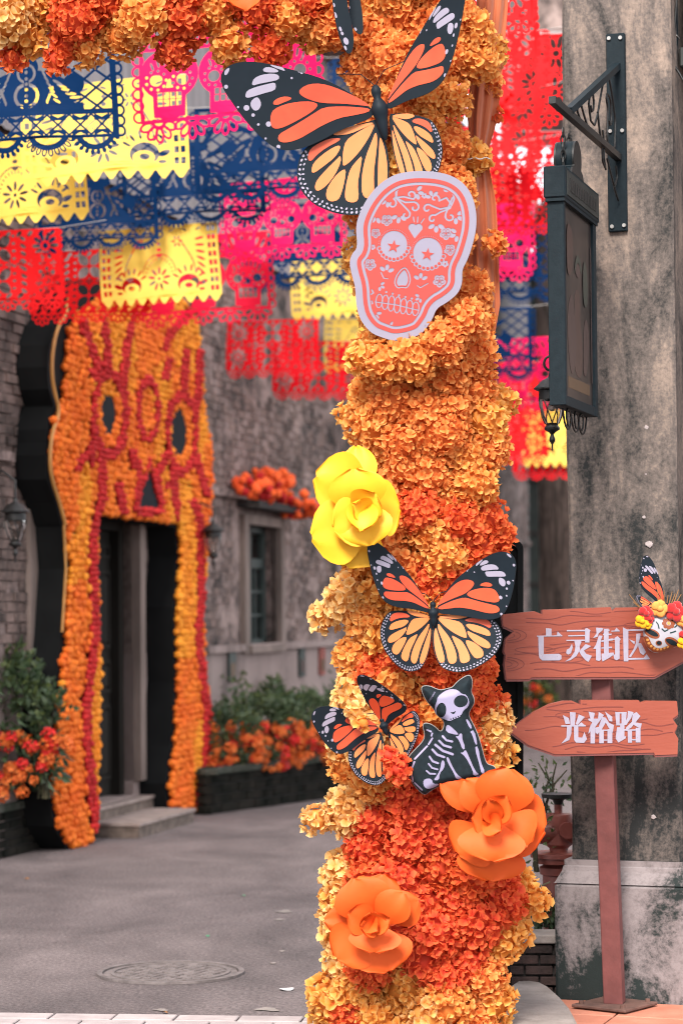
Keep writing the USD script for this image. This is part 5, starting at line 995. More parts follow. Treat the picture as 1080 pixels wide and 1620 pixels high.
FW_WHT = [[(160, 150), (170, 125), (205, 108), (255, 102), (283, 110), (283, 130), (240, 140), (190, 150), (168, 158)], [(130, 205), (140, 180), (175, 165), (230, 150), (265, 142), (270, 160), (265, 178), (215, 192), (165, 208), (140, 214)], [(210, 82), (230, 72), (265, 80), (283, 92), (270, 98), (230, 98), (212, 94)],
          [(240, 65), (262, 58), (285, 65), (305, 80), (310, 92), (290, 85), (260, 75)], [(282, 60), (305, 64), (315, 76), (300, 74)], [(155, 230), (180, 208), (195, 215), (205, 240), (195, 265), (175, 272), (158, 255)], [(35, 110), (40, 90), (60, 78), (58, 95), (45, 115)]]
FW_DOT = [(138, 258, 13), (168, 290, 8), (238, 330, 12), (192, 332, 6), (45, 165, 9), (340, 122, 5), (375, 88, 9), (385, 98, 6), (283, 432, 9), (100, 255, 5), (225, 395, 5)]
HW_OUT = [(725, 305), (700, 315), (640, 330), (570, 355), (500, 385), (440, 415), (400, 442), (375, 490), (365, 560), (375, 610), (400, 650), (440, 690), (490, 715), (550, 735), (610, 742), (670, 735), (730, 700), (765, 660), (780, 600), (785, 520), (775, 440), (755, 370), (740, 325)]
HW_CEL = [[(522, 378), (570, 351), (640, 333), (700, 321), (716, 326), (660, 350), (610, 372), (560, 380)], [(417, 470), (427, 442), (470, 413), (520, 393), (563, 392), (558, 405), (500, 435), (455, 470), (432, 498), (417, 493)], [(432, 535), (440, 507), (480, 468), (530, 434), (560, 424), (563, 440), (538, 480), (490, 518), (450, 548), (434, 550)],
          [(447, 610), (457, 582), (500, 533), (550, 484), (563, 470), (566, 500), (538, 560), (500, 608), (465, 633), (450, 628)], [(572, 513), (574, 450), (588, 402), (630, 372), (690, 337), (716, 328), (714, 345), (686, 400), (646, 458), (608, 498), (582, 518)], [(497, 650), (502, 620), (532, 572), (567, 538), (588, 533), (583, 580), (568, 640), (553, 673), (520, 681), (502, 670)],
          [(582, 640), (592, 582), (608, 528), (642, 488), (662, 470), (653, 530), (640, 600), (646, 660), (633, 683), (600, 683), (584, 670)], [(657, 600), (662, 540), (678, 472), (702, 412), (723, 358), (731, 400), (723, 470), (713, 550), (715, 640), (703, 663), (677, 666), (660, 645)], [(730, 600), (732, 520), (737, 440), (740, 385), (752, 402), (768, 460), (776, 530), (773, 600), (763, 633), (742, 638), (732, 625)]]
fo, ho = SP(FW_OUT, 2), SP(HW_OUT, 2)
fred = unary_union([SP(c, 1) for c in FW_RED]); fwh = unary_union([SP(c, 1) for c in FW_WHT] + [ell(x, y, r) for x, y, r in FW_DOT]).intersection(fo.buffer(-1.5)); hcel = unary_union([SP(c, 1) for c in HW_CEL])
hred = SP(HW_CEL[1], 1)
rg = np.random.default_rng(6); dots = []
for off, n, r in ((11, 30, 7.0), (27, 26, 6.0)):
    ln_ = ho.buffer(-off).exterior
    for k in range(n * 2):
        p = ln_.interpolate((k + .5 * (off > 20)) / (n * 2), normalized=True)
        if p.x < 470 and p.y > 455 or p.y > 610 and p.x < 770 or (p.x > 755 and p.y > 560): dots.append(ell(p.x, p.y, r * rg.uniform(.75, 1.25), r * rg.uniform(.55, .85), rg.uniform(0, 180), 3))
hdot = unary_union(dots).difference(hcel.buffer(2)).intersection(ho.buffer(-2))
FA = np.array([(715, 275), (22, 120), (300, 446)], float); HA = np.array([(726, 312), (365, 560), (612, 742)], float)
def wing(parent, kind, tgt, Ys, curl=.0):
    """one printed wing: tgt = where its root, outer tip and hind corner stand, at the distances Ys"""
    src = FA if kind == 'forewing' else HA; T = np.array([at(x, y, Y) for (x, y), Y in zip(tgt, Ys)])
    A = np.c_[src, np.ones(3)]; Mx = np.linalg.solve(A, T); n = nrm(np.cross(T[1] - T[0], T[2] - T[0])); n = -n if n @ FW > 0 else n
    L = np.linalg.norm(src[1] - src[0])
    def fn(v):
        d = np.linalg.norm(v[:, :2] - src[0], axis=1) / L
        return np.c_[v[:, :2], np.ones(len(v))] @ Mx + np.outer(v[:, 2] + curl * (d ** 2 - .35 * d), n)
    fl = np.cross(T[1] - T[0], T[2] - T[0]) @ n; fs = np.cross(src[1] - src[0], src[2] - src[0]); flip = (fl > 0) != (fs > 0)
    o = fo if kind == 'forewing' else ho
    w = part(parent, kind, warp(extrude(o, -.0035, 0, 60), fn, flip), M['wing_black'])
    pr_ = lambda nm, q, m, k=None: part(w, nm, warp(extrude(q, .0004, .0011, 60), fn, flip), M[m], kind=k)
    if kind == 'forewing':
        for q in geoms(fred): pr_('orange_cell', q, 'wing_red')
        for q in geoms(fwh):
            if q.area > 400: pr_('white_patch', q, 'wing_white')
        pr_('white_specks', unary_union([q for q in geoms(fwh) if q.area <= 400]), 'wing_white', 'stuff')
    else:
        for q in geoms(hcel.difference(hred)): pr_('orange_cell', q, 'wing_gold')
        pr_('red_cell', hred, 'wing_red'); pr_('white_specks', hdot, 'wing_white', 'stuff')
def bug(name, label, head, tail, Y, wings, r=.016, ant=True):
    h, t = at(*head, Y), at(*tail, Y); b = thing(name, label, 'butterfly', (h + t) / 2, 'monarch butterflies on the flower column')
    for kind, tg, Ys in wings: wing(b, kind, tg, Ys, .035 * (1 if kind == 'forewing' else .5))
    ax = subpath([h, h * .72 + t * .28, t], 14); prof = np.array([.35, .62, .60, .42, .75, 1, 1.02, .9, .72, .68, .60, .5, .36, .12]) * r
    part(b, 'body', tube(ax - FW * .012, prof, 10), M['wing_black'], smooth=True)
    if ant:
        u = nrm(h - t); s = nrm(np.cross(u, FW))
        for k in (-1, 1): part(b, 'antenna', tube([h - FW * .012, h + u * r * 1.6 + s * k * r * 1.4 - FW * .02, h + u * r * 2.2 + s * k * r * 4.2 - FW * .02], .0016, 5), M['wing_black'], smooth=True)
    return b
p2 = lambda x, y: (340 + x / 2.842, 80 + y / 2.842)
bug('monarch_butterfly', 'huge orange monarch butterfly spread across the top of the flower column', (593, 136), (610, 222), 8.17, [
    ('hindwing', [p2(*HA[0]), p2(*HA[1]), p2(*HA[2])], (8.17, 8.14, 8.16)), ('hindwing', [(617, 181), (699, 222), (671, 297)], (8.17, 8.12, 8.14)),
    ('forewing', [p2(*FA[0]), p2(*FA[1]), p2(*FA[2])], (8.16, 8.04, 8.10)), ('forewing', [(611, 168), (738, -22), (702, 126)], (8.16, 8.02, 8.08))], .029)
bug('monarch_butterfly', 'monarch butterfly with level open wings under the yellow foam flower', (684, 952), (686, 992), 8.15, [
    ('hindwing', [(683, 975), (601, 990), (633, 1058)], (8.15, 8.1, 8.12)), ('hindwing', [(689, 975), (795, 1003), (741, 1062)], (8.15, 8.08, 8.10)),
    ('forewing', [(680, 966), (578, 862), (606, 950)], (8.14, 8.05, 8.07)), ('forewing', [(690, 966), (816, 882), (792, 976)], (8.14, 8.02, 8.05))], .018)
bug('monarch_butterfly', 'smaller tilted monarch butterfly left of the skeleton cat', (603, 1136), (612, 1163), 8.17, [
    ('hindwing', [(602, 1160), (549, 1199), (588, 1243)], (8.17, 8.13, 8.14)), ('hindwing', [(614, 1156), (664, 1133), (650, 1191)], (8.17, 8.12, 8.14)),
    ('forewing', [(599, 1153), (489, 1133), (534, 1193)], (8.16, 8.06, 8.10)), ('forewing', [(608, 1146), (580, 1064), (643, 1117)], (8.16, 8.08, 8.10))], .016)
tbt = thing('monarch_butterfly', 'butterfly at the very top of which only two folded dark wing tips show', 'butterfly', at(555, -60, 8.12), 'monarch butterflies on the flower column')
tm = Flat(550, 20, 8.06, 12, 0); tm2 = Flat(565, 10, 8.12, -8, 0)
for fn_, pts_t, dts in ((tm, [(520, -70), (524, -10), (529, 30), (537, 60), (545, 80), (552, 86), (558, 80), (560, 60), (556, 35), (548, 0), (546, -70)], [(527, 8, 2.4, 3.6), (530, 24, 2.2, 5), (538, 46, 2, 4), (541, 53, 2.2, 3), (547, 65, 4, 6), (546, 76, 2, 4), (524, -12, 2, 4)]),
                       (tm2, [(550, -80), (551, 0), (553, 30), (560, 48), (570, 56), (575, 48), (573, 20), (568, -10), (566, -80)], [(553, 33, 2, 3), (562, 46, 2.2, 3), (552, 10, 1.4, 3)])):
    pw = SP(pts_t, 2); w_ = part(tbt, 'wing', warp(extrude(pw, -.0035, 0, 12), fn_), M['wing_black'])
    for x, y, a_q, b_q in dts:
      if ell(x, y, a_q, b_q, -20).intersection(pw.buffer(-.6)).area > .5: part(w_, 'white_spot', warp(extrude(ell(x, y, a_q, b_q, -20).intersection(pw.buffer(-.6)), .0006, .0012), fn_), M['wing_white'])
part(tbt, 'body', tube([at(548, -95, 8.1), at(556, -60, 8.1), at(560, -45, 8.1)], [.008, .014, .006], 8), M['wing_black'], smooth=True)
tb2 = thing('monarch_butterfly', 'tiny folded monarch butterfly standing up behind the skull mask', 'butterfly', at(1040, 960, SPY - .06))
wing(tb2, 'forewing', [(1050, 962), (1020, 879), (1012, 925)], (SPY - .055, SPY - .06, SPY - .062), .0)
wing(tb2, 'hindwing', [(1046, 966), (1006, 942), (1022, 968)], (SPY - .058, SPY - .064, SPY - .066), .0)
part(tb2, 'body', tube([at(1051, 945, SPY - .06), at(1047, 970, SPY - .06)], [.004, .003], 6), M['wing_black'])

# ================================================================ sugar skull board
SK = Flat(655, 400, 8.13, -5, 0); Z3 = lambda pts: xf(pts, 530, 240, 4.154)
SKO = SP(Z3([(380, 146), (470, 126), (560, 120), (680, 130), (780, 160), (860, 220), (910, 310), (930, 420), (925, 520), (900, 620), (870, 710), (832, 780), (836, 860), (810, 930), (740, 990), (665, 1030), (640, 1100), (600, 1160), (560, 1205), (470, 1235), (380, 1245), (310, 1222), (230, 1190), (160, 1100), (135, 1000), (130, 880), (105, 800), (90, 720), (108, 665), (146, 625), (133, 500), (148, 420), (200, 310), (280, 210)]), 2)
def E3(x, y, a, b=None, rot=0, q=5): return ell(530 + x / 4.154, 240 + y / 4.154, a / 4.154, (b or a) / 4.154, rot, q)
def flower5(x, y, r): 
    p = unary_union([E3(x + r * .56 * math.cos(a), y + r * .56 * math.sin(a), r * .44, q=3) for a in np.linspace(.3, 2 * pi + .3, 6)[:-1]])
    inner = unary_union([E3(x + r * .46 * math.cos(a), y + r * .46 * math.sin(a), r * .26, q=2) for a in np.linspace(.3, 2 * pi + .3, 6)[:-1]])
    return p.difference(inner.difference(inner.buffer(-.35))).difference(E3(x, y, r * .13)) if r > 25 else p.difference(E3(x, y, r * .2))
def star(x, y, r): return Polygon(Z3([(x + (r if k % 2 == 0 else r * .42) * math.sin(k * pi / 5 + .15), y - (r if k % 2 == 0 else r * .42) * math.cos(k * pi / 5 + .15)) for k in range(10)]))
def spiral(x, y, r, a0, s, tail): return line(Z3(tail + [(x + r * (1 - .16 * k / 2) * math.cos(a0 + s * k * .55), y + r * (1 - .16 * k / 2) * math.sin(a0 + s * k * .55)) for k in range(10)]), 3.2)
def sprig(x, y, r, a, n=3): return unary_union([E3(x + r * math.cos(a + (k - (n - 1) / 2) * 1.0), y + r * math.sin(a + (k - (n - 1) / 2) * 1.0), r * .62, r * .40, math.degrees(a + (k - (n - 1) / 2) * 1.0), 3) for k in range(n)])
mot = []
for cx, cy, r in ((385, 605, 88), (608, 660, 96)):
    mot += [E3(cx, cy, r, r * 1.02, 0, 10).difference(star(cx - 2, cy + 15, 44))]
    for k in range(11): a = math.radians(15 + 15 * k); mot.append(E3(cx + (r + 12) * math.cos(a), cy + (r + 12) * math.sin(a), 17, q=4).difference(E3(cx + (r + 10) * math.cos(a), cy + (r + 10) * math.sin(a), 10, q=3)))
    for k in range(30): a = math.radians(-190 + 6.6 * k); mot.append(E3(cx + (r + 12) * math.cos(a), cy + (r + 12) * math.sin(a), 3.2, q=2))
mot += [unary_union([E3(507, 495, 25), E3(548, 497, 25), Polygon(Z3([(484, 505), (571, 508), (522, 566)]))]).buffer(.4)]
for a, b in (((513, 424), (519, 457)), ((543, 424), (540, 460)), ((585, 436), (563, 466))): mot.append(line(Z3([a, b]), 2))
nz_ = SP(Z3([(455, 745), (490, 790), (500, 850), (475, 900), (440, 893), (405, 900), (382, 860), (400, 800)]), 2)
mot += [nz_.difference(nz_.buffer(-2.2)), nz_.buffer(-4.2)]
for k in range(7):
    cx, cy = 288 + 40 * k, 978 + 9 * k; e = E3(cx, cy, 26, 58 - 3 * abs(k - 3), 5, 6); mot.append(e.difference(e.buffer(-2.0)))
mot += [line(Z3([(262, 985), (400, 1005), (545, 1042)]), 2)]
for k in range(5): mot.append(E3(335 + 42 * k, 920 + 11 * k, 8))
for x, y, r in [(338, 445, 40), (265, 530, 34), (228, 737, 42), (728, 537, 44), (755, 645, 40), (685, 850, 44), (245, 622, 20), (722, 737, 24), (585, 285, 20), (233, 990, 17), (560, 1075, 20)]: mot.append(flower5(x, y, r))
for s in [((372, 335), 34, -1.2, 1, [(405, 235), (400, 290)]), ((497, 278), 34, 1.0, -1, [(405, 295), (450, 290)]), ((520, 362), 36, -1.6, 1, [(405, 300), (460, 328)]), ((462, 410), 34, -1.0, 1, [(402, 300), (445, 345)]),
          ((655, 305), 32, .5, -1, [(765, 345), (730, 300)]), ((606, 372), 34, -.6, -1, [(760, 360), (690, 375)]), ((640, 440), 30, -1.0, -1, [(755, 370), (690, 395)]), ((757, 425), 36, 3.6, -1, [(770, 300), (735, 385)])]: mot.append(spiral(*s[0], *s[1:]))
mot += [line(Z3([(425, 225), (398, 260), (400, 300)]), 3), line(Z3([(770, 250), (782, 310), (765, 350)]), 3)]
for x, y, r, a in [(480, 225, 30, -1.4), (530, 260, 34, .2), (345, 310, 32, 2.6), (270, 415, 34, 2.2), (420, 410, 36, 1.7), (640, 300, 32, -1.9), (700, 240, 30, -.6), (790, 420, 36, .5), (665, 470, 38, 1.6), (805, 540, 34, 2.8), (335, 790, 34, -1.4), (560, 845, 32, -1.5), (290, 875, 24, .5), (560, 955, 24, 2.6), (260, 1060, 28, 1.0), (730, 190, 24, .6)]: mot.append(sprig(x, y, r, a))
mot += [line(Z3([(300, 790), (318, 828), (345, 832)]), 2), line(Z3([(540, 880), (560, 893), (610, 865)]), 2), line(Z3([(300, 1130), (350, 1145), (375, 1120), (365, 1165), (400, 1165), (445, 1165)]), 2.6), line(Z3([(240, 905), (250, 925), (235, 935)]), 2.6), line(Z3([(580, 1010), (600, 1010), (600, 1040)]), 2.6)]
mot = unary_union(mot)
core_ = SKO.buffer(-11.5); redsk = core_.difference(core_.buffer(-6.5).difference(core_.buffer(-11))).difference(mot.intersection(core_.buffer(-12)))
ssk = thing('sugar_skull_board', 'lavender white skull cutout board printed in coral lace, on the flower column', 'skull board', at(655, 530, 8.13))
part(ssk, 'board', warp(extrude(SKO, -.016, 0), SK), M['lav']); part(ssk, 'print', warp(extrude(redsk.simplify(.08), .0004, .0012), SK), M['coral'])

# ================================================================ skeleton cat cushion
CT = Flat(710, 1160, 8.10, 0, 0); Z6 = lambda pts: xf(pts, 640, 1050, 6.75)
def E6(x, y, a, b=None, rot=0): return ell(640 + x / 6.75, 1050 + y / 6.75, a / 6.75, (b or a) / 6.75, rot)
CO = SP(Z6([(172, 245), (260, 238), (340, 275), (390, 287), (450, 270), (510, 258), (560, 195), (640, 140), (692, 122), (716, 165), (720, 230), (703, 305), (738, 365), (738, 430), (698, 490), (680, 535), (690, 580), (730, 650), (780, 760), (820, 900), (850, 1020), (880, 1078), (940, 1090), (974, 1122), (950, 1175), (890, 1215), (720, 1232), (560, 1262), (420, 1282), (350, 1312), (280, 1352), (215, 1405), (160, 1362), (90, 1285), (40, 1185), (18, 1080), (45, 990), (120, 910), (190, 840), (222, 770), (186, 640), (260, 638), (330, 680), (380, 735), (418, 690), (422, 622), (400, 590), (340, 550), (310, 480), (250, 420), (200, 340)]), 2)
cdome = dome(CO, .042, 13)
bones = [SP(Z6([(345, 345), (420, 290), (500, 266), (560, 275), (600, 315), (650, 322), (684, 400), (670, 455), (620, 490), (600, 530), (580, 562), (520, 580), (470, 607), (430, 590), (370, 575), (330, 535), (315, 450), (338, 395)]), 1).difference(unary_union([E6(385, 490, 52, 82, 5), E6(592, 393, 76, 64, -15), SP(Z6([(475, 505), (510, 511), (545, 490), (515, 538)]), 1), unary_union([E6(485 + 26 * k, 583 - 9 * k, 7, 9) for k in range(5)])])),
         SP(Z6([(440, 650), (470, 645), (570, 740), (545, 750), (430, 720)]), 1), SP(Z6([(530, 760), (565, 765), (580, 735), (605, 735), (605, 790), (640, 890), (610, 910), (575, 810)]), 1), SP(Z6([(580, 935), (610, 940), (640, 905), (660, 940), (740, 1130), (790, 1175), (725, 1185), (720, 1130), (640, 980)]), 1),
         SP(Z6([(640, 585), (670, 590), (715, 675), (690, 690)]), 1), SP(Z6([(685, 715), (735, 700), (770, 850), (745, 855), (710, 740)]), 1), SP(Z6([(735, 880), (775, 870), (800, 1030), (850, 1150), (810, 1165), (790, 1070)]), 1), E6(885, 1170, 28, 20, -20), E6(790, 1197, 40, 13, -8),
         SP(Z6([(385, 1030), (405, 1015), (425, 1050), (410, 1110), (365, 1160), (360, 1230), (300, 1230), (340, 1180), (375, 1110)]), 1), SP(Z6([(435, 985), (460, 985), (490, 1060), (550, 1170), (610, 1210), (545, 1225), (520, 1160), (450, 1040)]), 1), E6(600, 1237, 46, 9, -14),
         SP(Z6([(195, 1230), (230, 1212), (280, 1215), (300, 1270), (360, 1270), (350, 1295), (270, 1325), (225, 1320), (195, 1285)]), 1)]
for a, b, w in [((400, 765), (500, 820), 22), ((362, 812), (485, 882), 24), ((322, 855), (505, 955), 26), ((290, 905), (415, 985), 24), ((260, 980), (350, 1050), 22), ((250, 1055), (345, 1115), 18), ((228, 1130), (320, 1163), 18)]:
    m_ = ((a[0] + b[0]) / 2 - 12, (a[1] + b[1]) / 2 + 14); bones.append(line(Z6([a, m_, b]), w / 6.75))
for p in [[(235, 700), (275, 715)], [(288, 735), (280, 760)], [(290, 785), (250, 850)], [(235, 870), (105, 1005)], [(100, 1035), (70, 1110)], [(65, 1140), (85, 1250)], [(105, 1265), (180, 1335)]]: bones.append(line(Z6(p), 2.7))
txt = meshkit.text_mesh('LOST BONES', 20, .2)
skc = thing('skeleton_cat_cushion', 'black cat cushion with printed lilac bones, sitting on the flower column', 'cat cushion', at(710, 1250, 8.1))
cw = lambda q, h0, h1, s: warp(warp(extrude(q, h0, h1, s), cdome, False), CT)
part(skc, 'cushion', warp(warp(extrude(CO, -.02, 0, 2.2), lambda v: np.where(v[:, 2:3] < -.01, v, cdome(v)), False), CT), M['plush'], smooth=50)
part(skc, 'bones', cw(unary_union(bones), .0012, .002, 2.2), M['bone'])
def edge_ring(poly, off, r):
    b = np.array(poly.exterior.coords); return tube(CT(np.c_[b, np.full(len(b), off)]), r, 5)
part(skc, 'piping', edge_ring(CO, .001, .0018), M['pipe'])
tv, tf = vf(txt); tv = np.array(tv); tv[:, :2] -= tv[:, :2].mean(0); tv[:, :2] *= 118 / np.ptp(tv[:, 0]); an = math.radians(-58)
q = np.c_[640 + (290 + tv[:, 0] * math.cos(an) + tv[:, 1] * math.sin(an) * 1) / 6.75, 1050 + (342 + tv[:, 0] * math.sin(an) - tv[:, 1] * math.cos(an)) / 6.75, np.where(tv[:, 2] > .1, .0022, .0014)]
part(skc, 'ear_lettering', (CT(cdome(q)), tf), M['bone'])

# ================================================================ big foam flowers
def foam_petal(c, tip, w, bow, Yc, Yt, cup=.25, roll=.0, n=11, m=9, bend=0.0):
    """a broad rounded petal from c to tip (photograph units give place and size; distances Yc to Yt give its lean), w = greatest width"""
    a, b = at(*c, Yc), at(*tip, Yt); ax = b - a; L = np.linalg.norm(ax); w = w * .98; e = ax / L; s = nrm(np.cross(e, FW)); nn = np.cross(s, e); nn = nn if nn @ FW < 0 else -nn; W = w * Yc / FPX
    U, Vv = np.meshgrid(np.linspace(0, 1, n), np.linspace(-1, 1, m), indexing='ij')
    wid = np.where(U < .62, .16 + .84 * np.sin(U / .62 * pi / 2) ** 1.5, np.sqrt(np.clip(1 - ((U - .62) / .385) ** 2, 0, 1)) * .93 + .07 * (1 - (U - .62) / .38))
    tip_ = 1 - .035 * np.cos(Vv * 2.2) * (U > .9)
    out = U * tip_ + .04 * Vv ** 2 * -U
    wave = (.012 * np.sin(Vv * 3.4 + bow * 40 + U * 2) + .010 * np.sin(Vv * 6.1 + w)) * U ** 1.5
    h = bow * np.sin(U * pi * .8) * L - cup * W * (Vv ** 2 - .35) * (1 - .55 * U) * -1 * .5 + roll * np.maximum(U - .55, 0) ** 2 * L + wave * L * 2
    P = a + (out * L)[..., None] * e + (Vv * wid * W / 2 + bend * W * U ** 2)[..., None] * s + h[..., None] * nn
    return quadsheet(P)
def shell(m, th=.004):
    t = trimesh.Trimesh(*vf(m), process=False); n = np.array(t.vertex_normals); return t.vertices, t.faces
def foam_flower(name, label, mat_, ctr, Y, petals_, rest, group=None):
    f = thing(name, label, 'foam flower', at(*ctr, Y), group)
    for (c, tip, w, bow, dc, dt, cup, roll) in petals_:
        v, fc = vf(foam_petal(c, tip, w, bow, Y + dc, Y + dt, cup, roll)); k = len(v); t = trimesh.Trimesh(v, fc, process=False); nn = np.array(t.vertex_normals)
        part(f, 'petal', cat((v, fc), (v - nn * .0035, fc[:, ::-1])), mat_, smooth=True)
    return f
FG = 'large foam flowers on the flower column'
Cy = (580, 806)
foam_flower('foam_flower', 'large glossy yellow foam flower at the left edge of the flower column', M['foam_yellow'], Cy, 8.05, [
    ((572, 790), (563, 703), 62, .05, .07, .11, -0.04, -.10), ((586, 806), (633, 802), 92, .10, .06, .05, --0.04, -.10), ((575, 815), (546, 899), 104, .10, .06, .03, --0.04, -.10),
    ((590, 780), (495, 752), 104, .16, .04, .0, --0.04, -.10), ((590, 830), (489, 850), 108, .16, .03, .0, --0.04, -.10),
    ((572, 818), (560, 738), 96, .22, .0, -.04, 0.08, -.08), ((592, 812), (524, 838), 84, .22, -.01, -.05, -0.04, -.10), ((570, 790), (586, 868), 88, .22, .0, -.05, -0.04, -.10),
    ((566, 812), (597, 778), 60, .25, -.03, -.08, .5, .1), ((574, 790), (570, 846), 52, .25, -.04, -.10, .6, .1), ((586, 812), (553, 796), 40, .25, -.04, -.10, .6, .2)], 0, FG)
foam_flower('foam_flower', 'large orange foam flower sitting below the skeleton cat', M['foam_orange'], (783, 1298), 8.02, [
    ((775, 1290), (694, 1232), 48, .1, .08, .07, -0.04, -.10), ((780, 1320), (774, 1396), 112, .10, .08, .07, --0.04, -.10), ((770, 1310), (722, 1352), 92, .12, .07, .05, --0.04, -.10), ((796, 1296), (864, 1312), 104, .12, .06, .03, --0.04, -.10),
    ((780, 1292), (733, 1232), 56, .18, .03, .01, -0.04, -.10), ((786, 1296), (806, 1212), 96, .18, .03, -.01, --0.04, -.10), ((786, 1296), (838, 1338), 96, .18, .01, -.02, --0.04, -.10), ((778, 1296), (775, 1366), 110, .20, .0, -.05, -0.06, -.12), ((786, 1294), (744, 1292), 60, .22, .0, -.03, .2, -.1),
    ((768, 1302), (803, 1254), 48, .28, -.03, -.08, .7, .2), ((784, 1302), (768, 1258), 34, .3, -.04, -.09, .8, .3), ((768, 1298), (797, 1316), 38, .3, -.05, -.10, .8, .2)], 0, FG)
foam_flower('foam_flower', 'large orange foam flower low on the flower column', M['foam_orange'], (592, 1462), 8.02, [
    ((595, 1450), (606, 1382), 66, .1, .07, .07, -0.04, -.10), ((590, 1455), (510, 1456), 50, .12, .06, .04, -0.04, -.10), ((592, 1465), (616, 1539), 100, .10, .06, .03, --0.04, -.10), ((590, 1465), (530, 1518), 86, .12, .06, .03, --0.04, -.10), ((605, 1455), (664, 1424), 62, .14, .05, .03, -0.04, -.10),
    ((590, 1464), (560, 1386), 94, .18, .03, .0, --0.04, -.10), ((596, 1464), (640, 1410), 62, .18, .01, -.02, -0.04, -.10), ((594, 1460), (592, 1510), 86, .20, .0, -.04, --0.04, -.10), ((596, 1462), (548, 1444), 54, .22, .0, -.03, .2, .0),
    ((578, 1464), (622, 1450), 36, .32, -.03, -.08, .8, .3), ((592, 1470), (588, 1436), 44, .32, -.03, -.08, .8, .3), ((600, 1462), (564, 1466), 34, .32, -.04, -.09, .8, .3), ((584, 1458), (602, 1478), 30, .32, -.04, -.10, .8, .3)], 0, FG)
foam_flower('foam_flower', 'orange foam flower of which one petal peeps from the beam above', M['foam_orange'], (385, -30), 8.05, [((385, -40), (390, 17), 60, .1, .0, -.03, .4, -.3), ((385, -40), (345, -20), 60, .1, .0, -.03, .4, -.3), ((385, -40), (430, -25), 60, .1, .0, -.03, .4, -.3), ((385, -40), (385, -90), 60, .1, .0, -.03, .4, -.3)], 0, FG)

# ================================================================ the flower arch: column and beam full of silk flowers
arch = thing('flower_arch', 'arch column and beam covered in silk hydrangeas from yellow to red orange', 'flower arch', ground(655, 1640))
YA = 8.5; ka = YA / FPX
cx0 = at(655, 1640, YA)[0]; zt_ = at(600, -260, YA)[2]; xt_ = at(648, 0, YA)[0]
part(arch, 'post', box(((cx0 + xt_) / 2, YA + .12, zt_ / 2), (.24, .26, zt_)), M['core'])
bx1 = at(620, -100, YA)[0]; zbm = at(100, 10, YA)[2]
part(arch, 'beam', box((bx1 - 1.6, YA + .06, zbm + .16), (3.4, .30, .30)), M['core'])
rg = np.random.default_rng(17)
# rust tulle gathered down the right side of the post
V = []
for i, py in enumerate(np.linspace(-250, 600, 44)):
    pinch = 1 - .45 * math.exp(-((py - 250) / 45) ** 2) ; wdt = 25 * pinch; row = []
    for j in range(29):
        u = j / 28; xx = np.interp(py, [-250, 0, 250, 480, 560, 800, 1100, 1650], [782, 779, 757, 766, 752, 762, 766, 762]) + (u - .5) * 2 * wdt; fold = (math.sin(u * 19 + 1.3 * math.sin(py / 190)) * .010 + math.sin(u * 41 + py / 60) * .003) * (1.3 - .3 * pinch)
        row.append(at(xx, py, YA + .03 + .10 * abs(u - .3)) + np.array([0, -fold, 0]))
    V.append(row)
part(arch, 'cloth', quadsheet(np.array(V)), M['cloth'], smooth=True)
for py in (250,): part(arch, 'tie_wire', tube([at(x, py + 1.5 * math.sin(x), YA - .02) for x in np.linspace(738, 775, 9)], .0022, 5), M['bolt'])
LEFT = ([-60, 0, 100, 200, 340, 500, 560, 700, 800, 880, 930, 975, 1000, 1100, 1200, 1290, 1400, 1500, 1550, 1660], [545, 545, 552, 560, 556, 566, 562, 566, 560, 545, 525, 535, 545, 538, 530, 528, 523, 515, 507, 505])
RIGHT = ([-60, 0, 80, 150, 230, 330, 480, 560, 640, 720, 800, 850, 940, 1050, 1150, 1250, 1400, 1450, 1520, 1660], [755, 750, 768, 745, 735, 735, 764, 790, 794, 790, 786, 780, 770, 780, 800, 805, 820, 815, 800, 795])
